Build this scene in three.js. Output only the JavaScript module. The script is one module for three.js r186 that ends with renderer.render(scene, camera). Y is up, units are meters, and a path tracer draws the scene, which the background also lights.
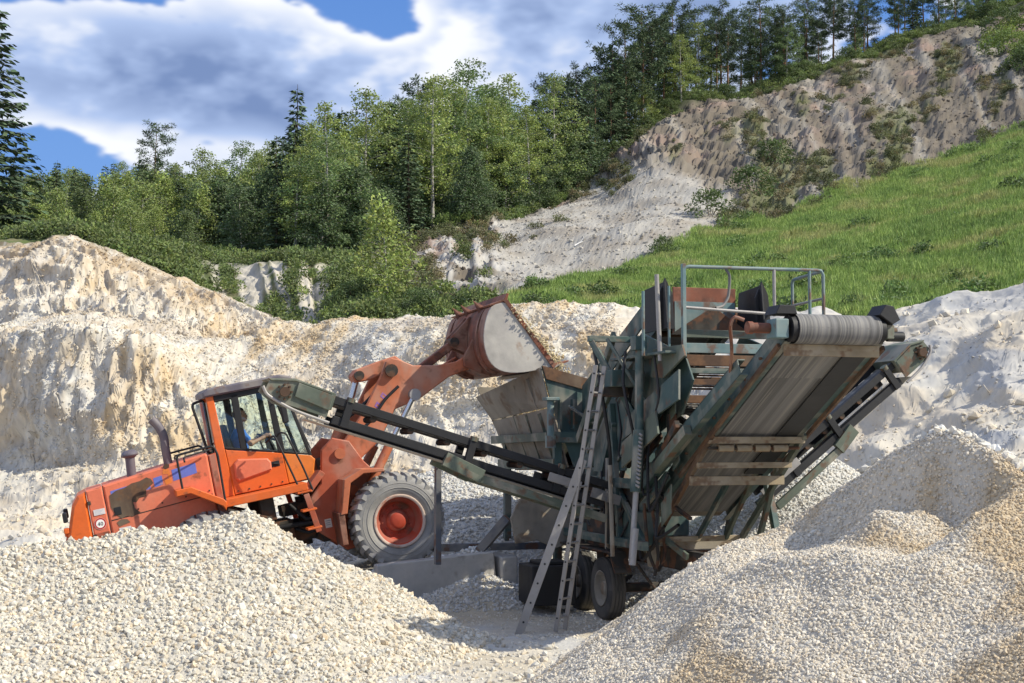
import * as THREE from 'three';
import { ImprovedNoise } from 'three/addons/math/ImprovedNoise.js';
import { RoundedBoxGeometry } from 'three/addons/geometries/RoundedBoxGeometry.js';
import { MarchingCubes } from 'three/addons/objects/MarchingCubes.js';
import { mergeGeometries, mergeVertices, toCreasedNormals } from 'three/addons/utils/BufferGeometryUtils.js';

// ---------------------------------------------------------------- camera, sky, sun, exposure
const scene = new THREE.Scene();
const camera = new THREE.PerspectiveCamera(27.285, 1024 / 683, 0.1, 600);
camera.position.set(0, 3, 0);
camera.rotation.set(THREE.MathUtils.degToRad(4.0046), 0, 0);
const renderer = new THREE.WebGLRenderer({ antialias: true });
renderer.toneMapping = THREE.LinearToneMapping;
renderer.toneMappingExposure = 1.08;
renderer.shadowMap.enabled = true;
renderer.shadowMap.type = THREE.PCFSoftShadowMap;

const SUN_AZ = THREE.MathUtils.degToRad(76), SUN_EL = THREE.MathUtils.degToRad(41);   // measured from behind the camera towards the right
const SUN = new THREE.Vector3(Math.cos(SUN_EL) * Math.sin(SUN_AZ), Math.sin(SUN_EL), Math.cos(SUN_EL) * Math.cos(SUN_AZ));
const sun = new THREE.DirectionalLight(new THREE.Color(1, 0.94, 0.80), 5.0);
sun.position.copy(SUN).multiplyScalar(150).add(new THREE.Vector3(0, 0, -50));
sun.target.position.set(0, 0, -50); scene.add(sun, sun.target);
sun.castShadow = true; sun.shadow.mapSize.set(4096, 4096);
Object.assign(sun.shadow.camera, { left: -110, right: 110, top: 110, bottom: -110, near: 1, far: 400 });

// seeded random numbers and noise
function rng(seed) { let a = seed >>> 0; return () => { a = (a + 0x6D2B79F5) | 0; let t = Math.imul(a ^ (a >>> 15), 1 | a); t = (t + Math.imul(t ^ (t >>> 7), 61 | t)) ^ t; return ((t ^ (t >>> 14)) >>> 0) / 4294967296; }; }
const perlin = new ImprovedNoise();
const N3 = (x, y, z) => perlin.noise(x + 91.3, y + 47.7, z + 13.1);
function fbm(x, y, z, oct = 4, gain = 0.5) { let a = 1, s = 0, n = 0; for (let i = 0; i < oct; i++) { s += a * N3(x, y, z); n += a; a *= gain; x = x * 2.03 + 5.1; y = y * 2.03 + 1.7; z = z * 2.03 + 3.3; } return s / n; }
const sstep = (a, b, x) => { const t = Math.min(1, Math.max(0, (x - a) / (b - a))); return t * t * (3 - 2 * t); };
const mix = (a, b, t) => a + (b - a) * t;
const mix3 = (a, b, t) => [mix(a[0], b[0], t), mix(a[1], b[1], t), mix(a[2], b[2], t)];

// broken cumulus sky, the same kind of cloud all round
function makeSky() {
  const W = 2048, H = 2048, data = new Float32Array(W * H * 4);
  const gauss = (az, el, a, e, ra, re) => Math.exp(-(((az - a) / ra) ** 2 + ((el - e) / re) ** 2));
  for (let j = 0; j < H; j++) {
    if (j < H / 2 - 24) { for (let i = 0; i < W; i++) data.set([0.3, 0.31, 0.3, 1], (j * W + i) * 4); continue; }
    const el = ((j + 0.5) / H - 0.5) * Math.PI, y = Math.sin(el), c = Math.cos(el), elD = el * 180 / Math.PI;
    for (let i = 0; i < W; i++) {
      const th = ((i + 0.5) / W - 0.5) * 2 * Math.PI, x = Math.cos(th) * c, z = Math.sin(th) * c;
      const az = Math.atan2(x, -z) * 180 / Math.PI, o = (j * W + i) * 4;
      // clouds live on a flat layer overhead, compressed towards the horizon
      const k = 1 / (Math.max(y, 0) + 0.22), px = x * k, pz = z * k;
      const wx = fbm(px * 1.5, pz * 1.5, 3.3, 2) * 0.7;
      const f = fbm(x * 12 + wx, el * 20, z * 12, 7, 0.62), puff = Math.abs(fbm(x * 17 + wx, el * 27, z * 17 + 3, 6, 0.6));
      let d = fbm(px * 1.35 + wx, pz * 1.35 - wx, y * 2.2, 5, 0.56) * 1.1 + 0.24 + f * 1.15 - puff * 0.95;
      // the cloud bank and the blue gaps seen over the wood
      d += 0.75 * gauss(az, elD, -10.5, 13.4, 8, 3.4) + 0.5 * gauss(az, elD, -17, 14.4, 5, 2) + 0.5 * gauss(az, elD, -1, 15, 4.5, 4.6) + 0.5 * gauss(az, elD, 9, 17, 8, 3)
        - 1.05 * gauss(az, elD, -5.6, 17.0, 2.2, 1.35) - 0.95 * gauss(az, elD, -17.4, 18.0, 3.2, 0.95) - 1.0 * gauss(az, elD, -18.6, 11.0, 2.4, 1.2) - 0.45 * gauss(az, elD, -8.5, 18.3, 2, 0.7);
      const cover = sstep(0.05, 0.22, d);
      // thick middles are grey-blue underneath, thin rims are white
      let thick = 0.02 + 0.5 * sstep(0.05, 0.75, d) + fbm(px * 3.1, pz * 3.1, 8.8, 3) * 0.3;
      thick += 0.42 * gauss(az, elD, -9.4, 14.1, 3.2, 1.8) + 0.2 * gauss(az, elD, -13.5, 15.2, 3, 1.6) + 0.22 * gauss(az, elD, 9, 17.5, 8, 2) - 0.22 * gauss(az, elD, -17.5, 15.4, 2.6, 1.2) - 0.3 * gauss(az, elD, -13, 11.6, 5, 0.9) - 0.4 * gauss(az, elD, -2.6, 15.8, 2.4, 2.6);
      thick = Math.max(0, thick - f * 1.0 + puff * 0.9 - 0.1);
      const up = Math.max(0, y);
      const blue = mix3([0.22, 0.42, 0.82], [0.07, 0.20, 0.58], sstep(0.0, 0.5, up));
      const cloud = thick < 0.45 ? mix3([0.94, 0.96, 1.0], [0.43, 0.55, 0.82], thick / 0.45) : mix3([0.43, 0.55, 0.82], [0.19, 0.275, 0.50], Math.min(1, (thick - 0.45) / 0.55));
      const s = mix3(blue, cloud, cover * 0.97);
      const g = y < 0 ? 0.55 : 1;
      data[o] = s[0] * g; data[o + 1] = s[1] * g; data[o + 2] = s[2] * g; data[o + 3] = 1;
    }
  }
  const t = new THREE.DataTexture(data, W, H, THREE.RGBAFormat, THREE.FloatType);
  t.mapping = THREE.EquirectangularReflectionMapping; t.minFilter = t.magFilter = THREE.LinearFilter; t.needsUpdate = true;
  return t;
}
scene.background = makeSky(); scene.environment = scene.background;

// ---------------------------------------------------------------- naming
const taken = new Map();
function numbered(name) { const n = taken.get(name) ?? 0; taken.set(name, n + 1); return n ? `${name}_${String(n).padStart(3, '0')}` : name; }
function tag(o, label, category, group, kind) { o.userData = { label, category }; if (group) o.userData.group = group; if (kind) o.userData.kind = kind; return o; }
function thing(name, label, category, group) { const o = new THREE.Group(); o.name = numbered(name); scene.add(o); return tag(o, label, category, group); }
function mesh(name, g, m, parent = scene) { const o = new THREE.Mesh(Array.isArray(g) ? join(g) : g, m); o.name = parent === scene ? numbered(name) : name; o.castShadow = o.receiveShadow = true; parent.add(o); return o; }
function grp(name, parent) { const o = new THREE.Group(); o.name = name; parent.add(o); return o; }
function structure(o, label) { o.userData = { kind: 'structure' }; if (label) o.userData.label = label; return o; }
function copyOf(o, name) { const c = o.clone(); c.name = numbered(name); c.userData = { ...o.userData }; scene.add(c); return c; }

// ---------------------------------------------------------------- geometry helpers (uv in metres)
function metreUV(g) {
  if (g.index) g = g.toNonIndexed();
  for (const k of Object.keys(g.attributes)) if (!['position', 'normal', 'color'].includes(k)) g.deleteAttribute(k);
  if (!g.attributes.normal) g.computeVertexNormals();
  const p = g.attributes.position, uv = new Float32Array(p.count * 2), a = new THREE.Vector3(), b = new THREE.Vector3(), c = new THREE.Vector3();
  for (let i = 0; i < p.count; i += 3) {
    a.fromBufferAttribute(p, i); b.fromBufferAttribute(p, i + 1).sub(a); c.fromBufferAttribute(p, i + 2).sub(a); b.cross(c);
    const ax = Math.abs(b.x), ay = Math.abs(b.y), az = Math.abs(b.z);
    for (let k = 0; k < 3; k++) {
      const x = p.getX(i + k), y = p.getY(i + k), z = p.getZ(i + k);
      const [u, v] = ax > ay && ax > az ? [z, y] : ay > az ? [x, z + 7.3] : [x + 3.1, y];
      uv[(i + k) * 2] = u; uv[(i + k) * 2 + 1] = v;
    }
  }
  g.setAttribute('uv', new THREE.BufferAttribute(uv, 2));
  return g;
}
function join(list) { return list.length === 1 ? list[0] : mergeGeometries(list.map((g) => g.attributes.uv && !g.index && Object.keys(g.attributes).length === 3 ? g : metreUV(g))); }
const V = (p) => new THREE.Vector3(...p);
function box(w, h, d, x = 0, y = 0, z = 0, r = 0.012) { const g = new RoundedBoxGeometry(w, h, d, 1, Math.min(r, w / 2.2, h / 2.2, d / 2.2)); g.translate(x, y, z); return metreUV(g); }
function cube(x0, x1, y0, y1, z0, z1, r = 0.012) { return box(x1 - x0, y1 - y0, z1 - z0, (x0 + x1) / 2, (y0 + y1) / 2, (z0 + z1) / 2, r); }
function along(g, p, q, up = [0, 1, 0]) {   // geometry built along +x, centred, put between p and q
  const a = V(p), b = V(q), x = b.clone().sub(a).normalize(), z = x.clone().cross(V(up)).normalize(); if (z.lengthSq() < 1e-6) z.set(0, 0, 1);
  const y = z.clone().cross(x);
  g.applyMatrix4(new THREE.Matrix4().makeBasis(x, y, z).setPosition(a.add(b).multiplyScalar(0.5))); return g;
}
function len(p, q) { return V(p).distanceTo(V(q)); }
function beam(p, q, h, w, r = 0.008, up) { return along(metreUV(new RoundedBoxGeometry(len(p, q), h, w, 1, Math.min(r, h / 2.3, w / 2.3))), p, q, up); }
function channel(p, q, h, w, t, up, open = 1) {   // a C section: web and two flanges
  const L = len(p, q), o = open;
  const parts = [new THREE.BoxGeometry(L, h, t), new THREE.BoxGeometry(L, t, w), new THREE.BoxGeometry(L, t, w)];
  parts[1].translate(0, h / 2 - t / 2 + 0.001, o * (w / 2 - t / 2)); parts[2].translate(0, -h / 2 + t / 2 - 0.001, o * (w / 2 - t / 2));
  return join(parts.map((g) => along(metreUV(g), p, q, up)));
}
function rod(p, q, r, r2 = r, seg = 14) { const g = new THREE.CylinderGeometry(r2, r, len(p, q), seg, 1); g.rotateZ(-Math.PI / 2); return along(metreUV(g), p, q, Math.abs(V(q).sub(V(p)).normalize().y) > 0.99 ? [1, 0, 0] : [0, 1, 0]); }
function pipe(pts, r, seg = 8, n = 0) { return metreUV(new THREE.TubeGeometry(new THREE.CatmullRomCurve3(pts.map(V), false, 'catmullrom', 0.35), n || pts.length * 8, r, seg)); }
function bent(pts, r, seg = 8) {   // a tube with tight bends
  const path = new THREE.CurvePath(); const P = pts.map(V); let from = P[0];
  for (let i = 1; i < P.length; i++) {
    if (i === P.length - 1) { path.add(new THREE.LineCurve3(from, P[i])); break; }
    const k = Math.min(0.08, from.distanceTo(P[i]) * 0.4, P[i + 1].distanceTo(P[i]) * 0.4);
    const a = P[i].clone().lerp(P[i - 1], k / P[i].distanceTo(P[i - 1])), b = P[i].clone().lerp(P[i + 1], k / P[i].distanceTo(P[i + 1]));
    path.add(new THREE.LineCurve3(from, a)); path.add(new THREE.QuadraticBezierCurve3(a, P[i], b)); from = b;
  }
  return metreUV(new THREE.TubeGeometry(path, pts.length * 14, r, seg));
}
function plate(pts, z0, z1, bev = 0.01, holes = []) {   // outline in xy, thickness along z
  const s = new THREE.Shape(pts.map(([x, y]) => new THREE.Vector2(x, y)));
  for (const h of holes) s.holes.push(new THREE.Path(h.map(([x, y]) => new THREE.Vector2(x, y))));
  const b = Math.min(bev, (z1 - z0) / 2.5);
  const g = new THREE.ExtrudeGeometry(s, { depth: z1 - z0 - 2 * b, bevelEnabled: b > 0, bevelThickness: b, bevelSize: b, bevelOffset: -b, bevelSegments: 1, steps: 1, curveSegments: 8 });
  g.translate(0, 0, z0 + b); return metreUV(g);
}
function plateYZ(pts, x0, x1, bev = 0.01) { const g = plate(pts, 0, x1 - x0, bev); g.rotateY(-Math.PI / 2); g.rotateY(0); g.translate(x1, 0, 0); return metreUV(g); }   // outline given as [z, y]
function lathe(profile, seg = 32, axis = 'z') { const g = new THREE.LatheGeometry(profile.map(([r, h]) => new THREE.Vector2(r, h)), seg); if (axis === 'z') g.rotateX(Math.PI / 2); if (axis === 'x') g.rotateZ(-Math.PI / 2); return g; }
function at(g, x, y, z) { g.translate(x, y, z); return g; }

// ---------------------------------------------------------------- textures and materials
function periodic(seed) {   // tileable value noise
  const r = rng(seed), T = new Float32Array(65536); for (let i = 0; i < 65536; i++) T[i] = r();
  return (x, y, p) => { const xi = Math.floor(x), yi = Math.floor(y), fx = x - xi, fy = y - yi, u = fx * fx * (3 - 2 * fx), v = fy * fy * (3 - 2 * fy);
    const h = (a, b) => T[((((a % p) + p) % p) * 131 + (((b % p) + p) % p) * 7919 + p * 17) & 65535];
    return mix(mix(h(xi, yi), h(xi + 1, yi), u), mix(h(xi, yi + 1), h(xi + 1, yi + 1), u), v); };
}
function tileFbm(n, u, v, f, oct, sx = 1, sy = 1) { let s = 0, a = 1, t = 0; for (let o = 0; o < oct; o++) { s += a * n(u * f * sx, v * f * sy, f * Math.max(sx, sy)); t += a; a *= 0.55; f *= 2; } return s / t; }
const toS = (c) => { c = Math.min(1, Math.max(0, c)); return 255 * (c <= 0.0031308 ? 12.92 * c : 1.055 * c ** (1 / 2.4) - 0.055); };
function colourTex(size, f) {
  const d = new Uint8Array(size * size * 4);
  for (let j = 0; j < size; j++) for (let i = 0; i < size; i++) { const c = f(i / size, j / size), o = (j * size + i) * 4; d[o] = toS(c[0]); d[o + 1] = toS(c[1]); d[o + 2] = toS(c[2]); d[o + 3] = 255; }
  const t = new THREE.DataTexture(d, size, size); t.colorSpace = THREE.SRGBColorSpace; t.wrapS = t.wrapT = THREE.RepeatWrapping; t.magFilter = THREE.LinearFilter; t.minFilter = THREE.LinearMipmapLinearFilter; t.generateMipmaps = true; t.needsUpdate = true; return t;
}
function greyTex(size, f) {
  const d = new Uint8Array(size * size * 4);
  for (let j = 0; j < size; j++) for (let i = 0; i < size; i++) { const c = Math.min(255, Math.max(0, 255 * f(i / size, j / size))), o = (j * size + i) * 4; d[o] = d[o + 1] = d[o + 2] = c; d[o + 3] = 255; }
  const t = new THREE.DataTexture(d, size, size); t.wrapS = t.wrapT = THREE.RepeatWrapping; t.magFilter = THREE.LinearFilter; t.minFilter = THREE.LinearMipmapLinearFilter; t.generateMipmaps = true; t.needsUpdate = true; return t;
}
function paint(base, { rust = 0.2, dust = 0.3, fade = 0.15, rustCol = [0.13, 0.055, 0.025], dustCol = [0.42, 0.37, 0.29], rough = 0.6, seed = 1, tile = 2.6, metal = 0, clear = 0 } = {}) {
  const n = periodic(seed), m = periodic(seed + 50), S = 256;
  const f = (u, v) => {
    const a = tileFbm(n, u, v, 11, 5), b = tileFbm(m, u, v, 6, 4), st = tileFbm(n, u, v, 16, 3, 1, 0.25), fine = tileFbm(m, u, v, 64, 2);
    let c = base.map((q) => q * (1 + (b - 0.5) * fade * 2.2 + (fine - 0.5) * 0.12));
    c = mix3(c, dustCol, dust * sstep(0.42, 0.72, tileFbm(m, u, v, 5, 4) * 0.7 + st * 0.3));
    const th = 0.5 + (0.5 - rust) * 0.33, rk = rust ? sstep(th - 0.05, th + 0.09, a * 0.72 + st * 0.2 + fine * 0.08) : 0;
    return mix3(c, rustCol.map((q) => q * (0.7 + fine * 0.6)), rk * 0.8);
  };
  const map = colourTex(S, f); map.repeat.set(1 / tile, 1 / tile);
  const bump = BUMP_FINE;
  const mat = new THREE.MeshPhysicalMaterial({ map, roughness: rough, metalness: metal, bumpMap: bump, bumpScale: 0.003, clearcoat: clear, clearcoatRoughness: 0.4, side: THREE.DoubleSide });
  return mat;
}
const nb = periodic(7);
const BUMP_FINE = greyTex(256, (u, v) => tileFbm(nb, u, v, 8, 5)); BUMP_FINE.repeat.set(1 / 0.9, 1 / 0.9);
const BUMP_ROCK = greyTex(512, (u, v) => { const a = tileFbm(nb, u, v, 6, 7); return a * 0.75 + 0.25 * Math.abs(2 * tileFbm(nb, u + 0.37, v + 0.11, 10, 5) - 1); }); BUMP_ROCK.repeat.set(1 / 3.1, 1 / 3.1);
const BUMP_GRIT = greyTex(512, (u, v) => tileFbm(nb, u, v, 40, 4)); BUMP_GRIT.repeat.set(1 / 1.7, 1 / 1.7);
const M = {
  orange: paint([0.70, 0.125, 0.012], { rust: 0.012, dust: 0.1, fade: 0.1, seed: 3, rough: 0.5, clear: 0.15 }),
  yellowOrange: paint([0.74, 0.19, 0.016], { rust: 0.01, dust: 0.1, fade: 0.1, seed: 4, rough: 0.5, clear: 0.15 }),
  salmon: paint([0.68, 0.165, 0.08], { rust: 0.012, dust: 0.22, fade: 0.14, seed: 5, rough: 0.62, dustCol: [0.55, 0.3, 0.2] }),
  red: paint([0.40, 0.085, 0.035], { rust: 0.08, dust: 0.3, fade: 0.2, seed: 6, rough: 0.62 }),
  boom: paint([0.48, 0.14, 0.06], { rust: 0.09, dust: 0.36, fade: 0.25, seed: 8, rough: 0.66, rustCol: [0.2, 0.075, 0.035] }),
  rustRed: paint([0.22, 0.07, 0.035], { rust: 0.35, dust: 0.3, fade: 0.4, seed: 9, rough: 0.75, rustCol: [0.09, 0.035, 0.02] }),
  polished: paint([0.43, 0.4, 0.355], { rust: 0.05, dust: 0.6, fade: 0.3, seed: 10, rough: 0.5, metal: 0.15, rustCol: [0.36, 0.27, 0.2], dustCol: [0.6, 0.56, 0.48] }),
  roof: paint([0.12, 0.105, 0.125], { rust: 0.05, dust: 0.35, seed: 11, rough: 0.6 }),
  teal: paint([0.042, 0.08, 0.073], { rust: 0.1, dust: 0.5, fade: 0.3, seed: 12, rough: 0.62 }),
  paleTeal: paint([0.12, 0.20, 0.205], { rust: 0.25, dust: 0.3, fade: 0.25, seed: 14, rough: 0.6 }),
  olive: paint([0.095, 0.115, 0.085], { rust: 0.2, dust: 0.5, fade: 0.3, seed: 15, rough: 0.7 }),
  rust: paint([0.095, 0.052, 0.03], { rust: 0.4, dust: 0.4, fade: 0.5, seed: 16, rough: 0.85, rustCol: [0.15, 0.075, 0.035], dustCol: [0.27, 0.21, 0.14] }),
  dustyBar: paint([0.33, 0.26, 0.16], { rust: 0.25, dust: 0.5, fade: 0.3, seed: 17, rough: 0.85, rustCol: [0.16, 0.085, 0.04] }),
  black: paint([0.011, 0.011, 0.012], { rust: 0, dust: 0.1, fade: 0.3, seed: 18, rough: 0.62, dustCol: [0.12, 0.11, 0.1] }),
  grime: paint([0.03, 0.026, 0.021], { rust: 0.4, dust: 0.35, fade: 0.4, seed: 19, rough: 0.9, dustCol: [0.2, 0.17, 0.13] }),
  tyre: paint([0.29, 0.28, 0.265], { rust: 0, dust: 0.7, fade: 0.35, seed: 20, rough: 0.92, dustCol: [0.36, 0.34, 0.3] }),
  darkTyre: paint([0.05, 0.048, 0.045], { rust: 0, dust: 0.4, fade: 0.35, seed: 21, rough: 0.92, dustCol: [0.2, 0.18, 0.15] }),
  aluminium: paint([0.34, 0.32, 0.30], { rust: 0, dust: 0.45, fade: 0.2, seed: 22, rough: 0.55, metal: 0.3, dustCol: [0.3, 0.27, 0.23] }),
  chrome: new THREE.MeshStandardMaterial({ color: new THREE.Color().setRGB(0.62, 0.62, 0.62), metalness: 0.9, roughness: 0.25 }),
  concrete: paint([0.42, 0.40, 0.37], { rust: 0.1, dust: 0.5, fade: 0.22, seed: 23, rough: 0.95, rustCol: [0.28, 0.26, 0.23], dustCol: [0.56, 0.52, 0.45] }),
  dustyBox: paint([0.27, 0.24, 0.195], { rust: 0.14, dust: 0.5, fade: 0.3, seed: 24, rough: 0.9, rustCol: [0.2, 0.14, 0.09] }),
  slate: paint([0.09, 0.10, 0.12], { rust: 0.1, dust: 0.4, seed: 25, rough: 0.7 }),
  glass: new THREE.MeshPhysicalMaterial({ color: new THREE.Color().setRGB(0.93, 0.98, 0.96), roughness: 0.03, transmission: 1, thickness: 0, side: THREE.DoubleSide }),
  white: new THREE.MeshStandardMaterial({ color: new THREE.Color().setRGB(0.72, 0.7, 0.66), roughness: 0.7 }),
  blueSticker: paint([0.13, 0.17, 0.52], { rust: 0.12, dust: 0.3, fade: 0.2, seed: 26, rough: 0.5, rustCol: [0.4, 0.2, 0.2] }),
  purple: paint([0.28, 0.13, 0.36], { rust: 0.3, dust: 0.35, seed: 27, rough: 0.6, rustCol: [0.42, 0.14, 0.08] }),
};
// worn rubber belting, rubbed in long streaks along the direction of travel
const beltN = periodic(31);
const beltTex = colourTex(512, (u, v) => { const s = tileFbm(beltN, u, v, 48, 3, 1, 1 / 24), w = tileFbm(beltN, u, v, 12, 4, 1, 1 / 12), k = sstep(0.63, 0.7, s); const g = 0.075 + w * 0.17 + (s - 0.5) * 0.1; return mix3([g, g * 0.97, g * 0.93], [0.27, 0.25, 0.21], k * 0.6); });
M.belt = new THREE.MeshStandardMaterial({ map: beltTex, roughness: 0.75, side: THREE.DoubleSide });
beltTex.repeat.set(1 / 1.3, 1 / 4);

// ---------------------------------------------------------------- terrain: sections across the quarry, from the floor up the face to the wooded hill
const PROFILES = [
  [[-18.5,-0.46,-34],[-23.4,-0.03,-43],[-26.2,1.98,-48],[-27.5,6.73,-50],[-30.3,7.77,-55],[-33.2,11.31,-60],[-36.5,12.14,-66],[-42,13.75,-76],[-49.8,15.86,-90],[-58.1,18.3,-105],[-74.7,23.26,-135],[-105.1,32.61,-190]],
  [[-15.1,-0.34,-34],[-19.2,0.28,-43],[-21.5,2.15,-48],[-22.5,6.63,-50],[-24.8,7.62,-55],[-26.7,11,-59],[-29.4,11.86,-65],[-33.9,13.44,-75],[-40.7,15.73,-90],[-47.5,18.3,-105],[-61.1,23.26,-135],[-86.1,32.61,-190]],
  [[-12.3,-0.22,-34],[-15.2,0.57,-42],[-17,2.27,-47],[-17.9,6.55,-49],[-19.7,7.53,-54],[-21.2,10.87,-58],[-23.4,11.68,-64],[-27.1,13.25,-74],[-32.3,15.45,-88],[-38.5,18.38,-105],[-49.5,23.36,-135],[-69.7,32.75,-190]],
  [[-10.5,-0.11,-34],[-13,0.69,-42],[-14.2,2.51,-46],[-14.9,6.55,-48],[-16.5,7.9,-53],[-17.8,11.1,-57],[-19.7,11.86,-63],[-23.1,13.41,-74],[-27.5,15.57,-88],[-32.9,18.61,-105],[-42.3,23.65,-135],[-59.5,33.16,-190]],
  [[-8.7,-0.01,-34],[-10.5,0.92,-41],[-11.5,2.68,-45],[-12.2,6.04,-47.5],[-13.4,7.25,-52],[-14.8,10.08,-57],[-16.1,10.79,-62],[-19.2,13.04,-74],[-22.8,15.32,-88],[-27.2,18.76,-105],[-35,23.85,-135],[-49.3,33.44,-190]],
  [[-7,0.08,-34],[-8.2,1.17,-40],[-9.1,3,-44],[-9.9,4.85,-47.5],[-10.8,6.88,-52],[-11.7,8.91,-56],[-12.7,9.26,-61],[-14.6,11.89,-70],[-17.5,13.67,-84],[-21.3,17.2,-102],[-28.2,22.38,-135],[-39.8,31.38,-190]],
  [[-5.3,0.13,-34],[-6.3,1.31,-40],[-6.9,3.16,-44],[-7.4,4.5,-47],[-8.1,6.44,-51],[-8.6,7.53,-54],[-9.2,7.7,-58],[-10.6,11.41,-67],[-12.7,12.82,-80],[-15.9,16.57,-100],[-21.5,21.9,-135],[-30.2,30.69,-190]],
  [[-3.9,0.18,-34],[-4.6,1.45,-40],[-5.1,3.31,-44],[-5.4,5,-47],[-5.8,6.55,-50],[-6.1,7.37,-52.5],[-6.6,7.54,-57],[-7.6,10.72,-66],[-9.5,13.3,-82],[-11.6,16.85,-100],[-15.7,22.29,-135],[-22.1,31.24,-190]],
  [[-1.7,0.23,-34],[-2,1.62,-39],[-2.2,3.74,-43.5],[-2.3,5.88,-45],[-2.4,6.85,-47.5],[-2.5,7.37,-49.5],[-2.8,7.62,-55],[-3.3,9.11,-64],[-4.4,15.78,-86],[-5.3,18.9,-102],[-7,25.41,-135],[-9.8,35.64,-190]],
  [[0.2,0.31,-33],[0.2,1.71,-38],[0.2,3.9,-42.5],[0.2,5.97,-44],[0.3,6.99,-46],[0.3,7.61,-48],[0.3,8.07,-54],[0.3,9.27,-62],[0.5,17.92,-94],[0.6,20.6,-106],[0.8,27.31,-138],[1.1,37.57,-190]],
  [[2,0.39,-32],[2.3,1.75,-37],[2.6,3.87,-41],[2.7,5.72,-42.5],[2.8,6.74,-44.5],[3,7.28,-47],[3.3,7.66,-52],[4.3,11.15,-68],[6.8,23.43,-108],[7.3,24.86,-116],[9,29.04,-142],[12,35.91,-190]],
  [[3.3,0.55,-30],[3.9,1.77,-35],[4.4,3.69,-39],[4.6,5.33,-41],[4.9,6.47,-43.5],[5.2,7.13,-46],[5.8,7.57,-51],[8.4,13.25,-74],[13.4,30.83,-118],[14.3,32.62,-126],[17.1,37.5,-150],[21.6,44.75,-190]],
  [[4.9,0.72,-28],[5.8,1.84,-33],[6.5,3.39,-37],[7.1,4.93,-40],[7.6,6.24,-43],[8.1,7.13,-46],[8.8,7.52,-50],[14.2,15.58,-80],[21.8,33.46,-122],[23.3,35.37,-130],[27.7,40.8,-155],[34.9,48.56,-195]],
  [[6.4,0.8,-27],[7.4,1.91,-31],[8.4,3.25,-35],[9.1,4.83,-38],[9.9,6.09,-41],[10.6,6.88,-44],[11.8,7.5,-49],[20.4,18.16,-84],[30.8,37.05,-126],[32.7,39.11,-134],[38.6,44.77,-158],[48.8,53.82,-200]],
  [[7.8,0.88,-26],[8.8,2.18,-29],[10,3.58,-33],[11,5.25,-36],[11.9,6.39,-39],[12.8,7.28,-42],[14.7,7.72,-48],[27.1,20.93,-88],[39.9,40.61,-129],[42.4,42.84,-137],[49.5,48.47,-160],[61.9,58.08,-200]],
  [[9,1.07,-25],[9.8,2.43,-27],[11.3,3.88,-31],[12.4,5.54,-34],[13.5,6.69,-37],[14.6,7.51,-40],[17.2,8.16,-47],[33.6,23.79,-91],[49,44.21,-132],[51.9,46.61,-140],[60.1,52.38,-162],[76,63.68,-205]],
  [[11.2,1.24,-25],[12.2,2.71,-27],[14.1,4.21,-31],[15.5,5.9,-34],[16.9,7.22,-37],[18.2,8.08,-40],[21.9,9.1,-48],[43.8,27.63,-95],[63,49.29,-136],[66.7,51.9,-144],[76.8,58.27,-166],[97.2,71.05,-210]],
  [[13.9,1.42,-25],[15.1,3,-27],[17.4,4.54,-31],[19.1,6.39,-34],[20.9,7.75,-37],[22.6,8.71,-40],[27.1,9.93,-48],[55.9,31.29,-98],[80.2,54.81,-140],[84.8,57.66,-148],[97.4,64.64,-170],[123.1,79.04,-215]]
];
const NC = PROFILES.length - 1, NR = PROFILES[0].length - 1;
const cr = (a, b, c, d, t, k = 0.42) => { const m0 = (c - a) * k, m1 = (d - b) * k, t2 = t * t, t3 = t2 * t; return (2 * t3 - 3 * t2 + 1) * b + (t3 - 2 * t2 + t) * m0 + (-2 * t3 + 3 * t2) * c + (t3 - t2) * m1; };
const clampi = (i, n) => Math.max(0, Math.min(n, i));
function rowPoint(s, r, out) {
  r = clampi(r, NR); const i = Math.min(NC - 1, Math.max(0, Math.floor(s))), f = s - i;
  const A = PROFILES[clampi(i - 1, NC)][r], B = PROFILES[i][r], C = PROFILES[i + 1][r], D = PROFILES[clampi(i + 2, NC)][r];
  for (let k = 0; k < 3; k++) out[k] = cr(A[k], B[k], C[k], D[k], f, 0.5);
  return out;
}
const _r = [[0, 0, 0], [0, 0, 0], [0, 0, 0], [0, 0, 0]];
function surf0(s, t) {
  const i = Math.min(NR - 1, Math.max(0, Math.floor(t))), f = t - i, tight = i < 5 ? 0.28 : 0.45;
  for (let k = 0; k < 4; k++) rowPoint(s, i - 1 + k, _r[k]);
  return new THREE.Vector3(cr(_r[0][0], _r[1][0], _r[2][0], _r[3][0], f, tight), cr(_r[0][1], _r[1][1], _r[2][1], _r[3][1], f, tight), cr(_r[0][2], _r[1][2], _r[2][2], _r[3][2], f, tight));
}
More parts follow.
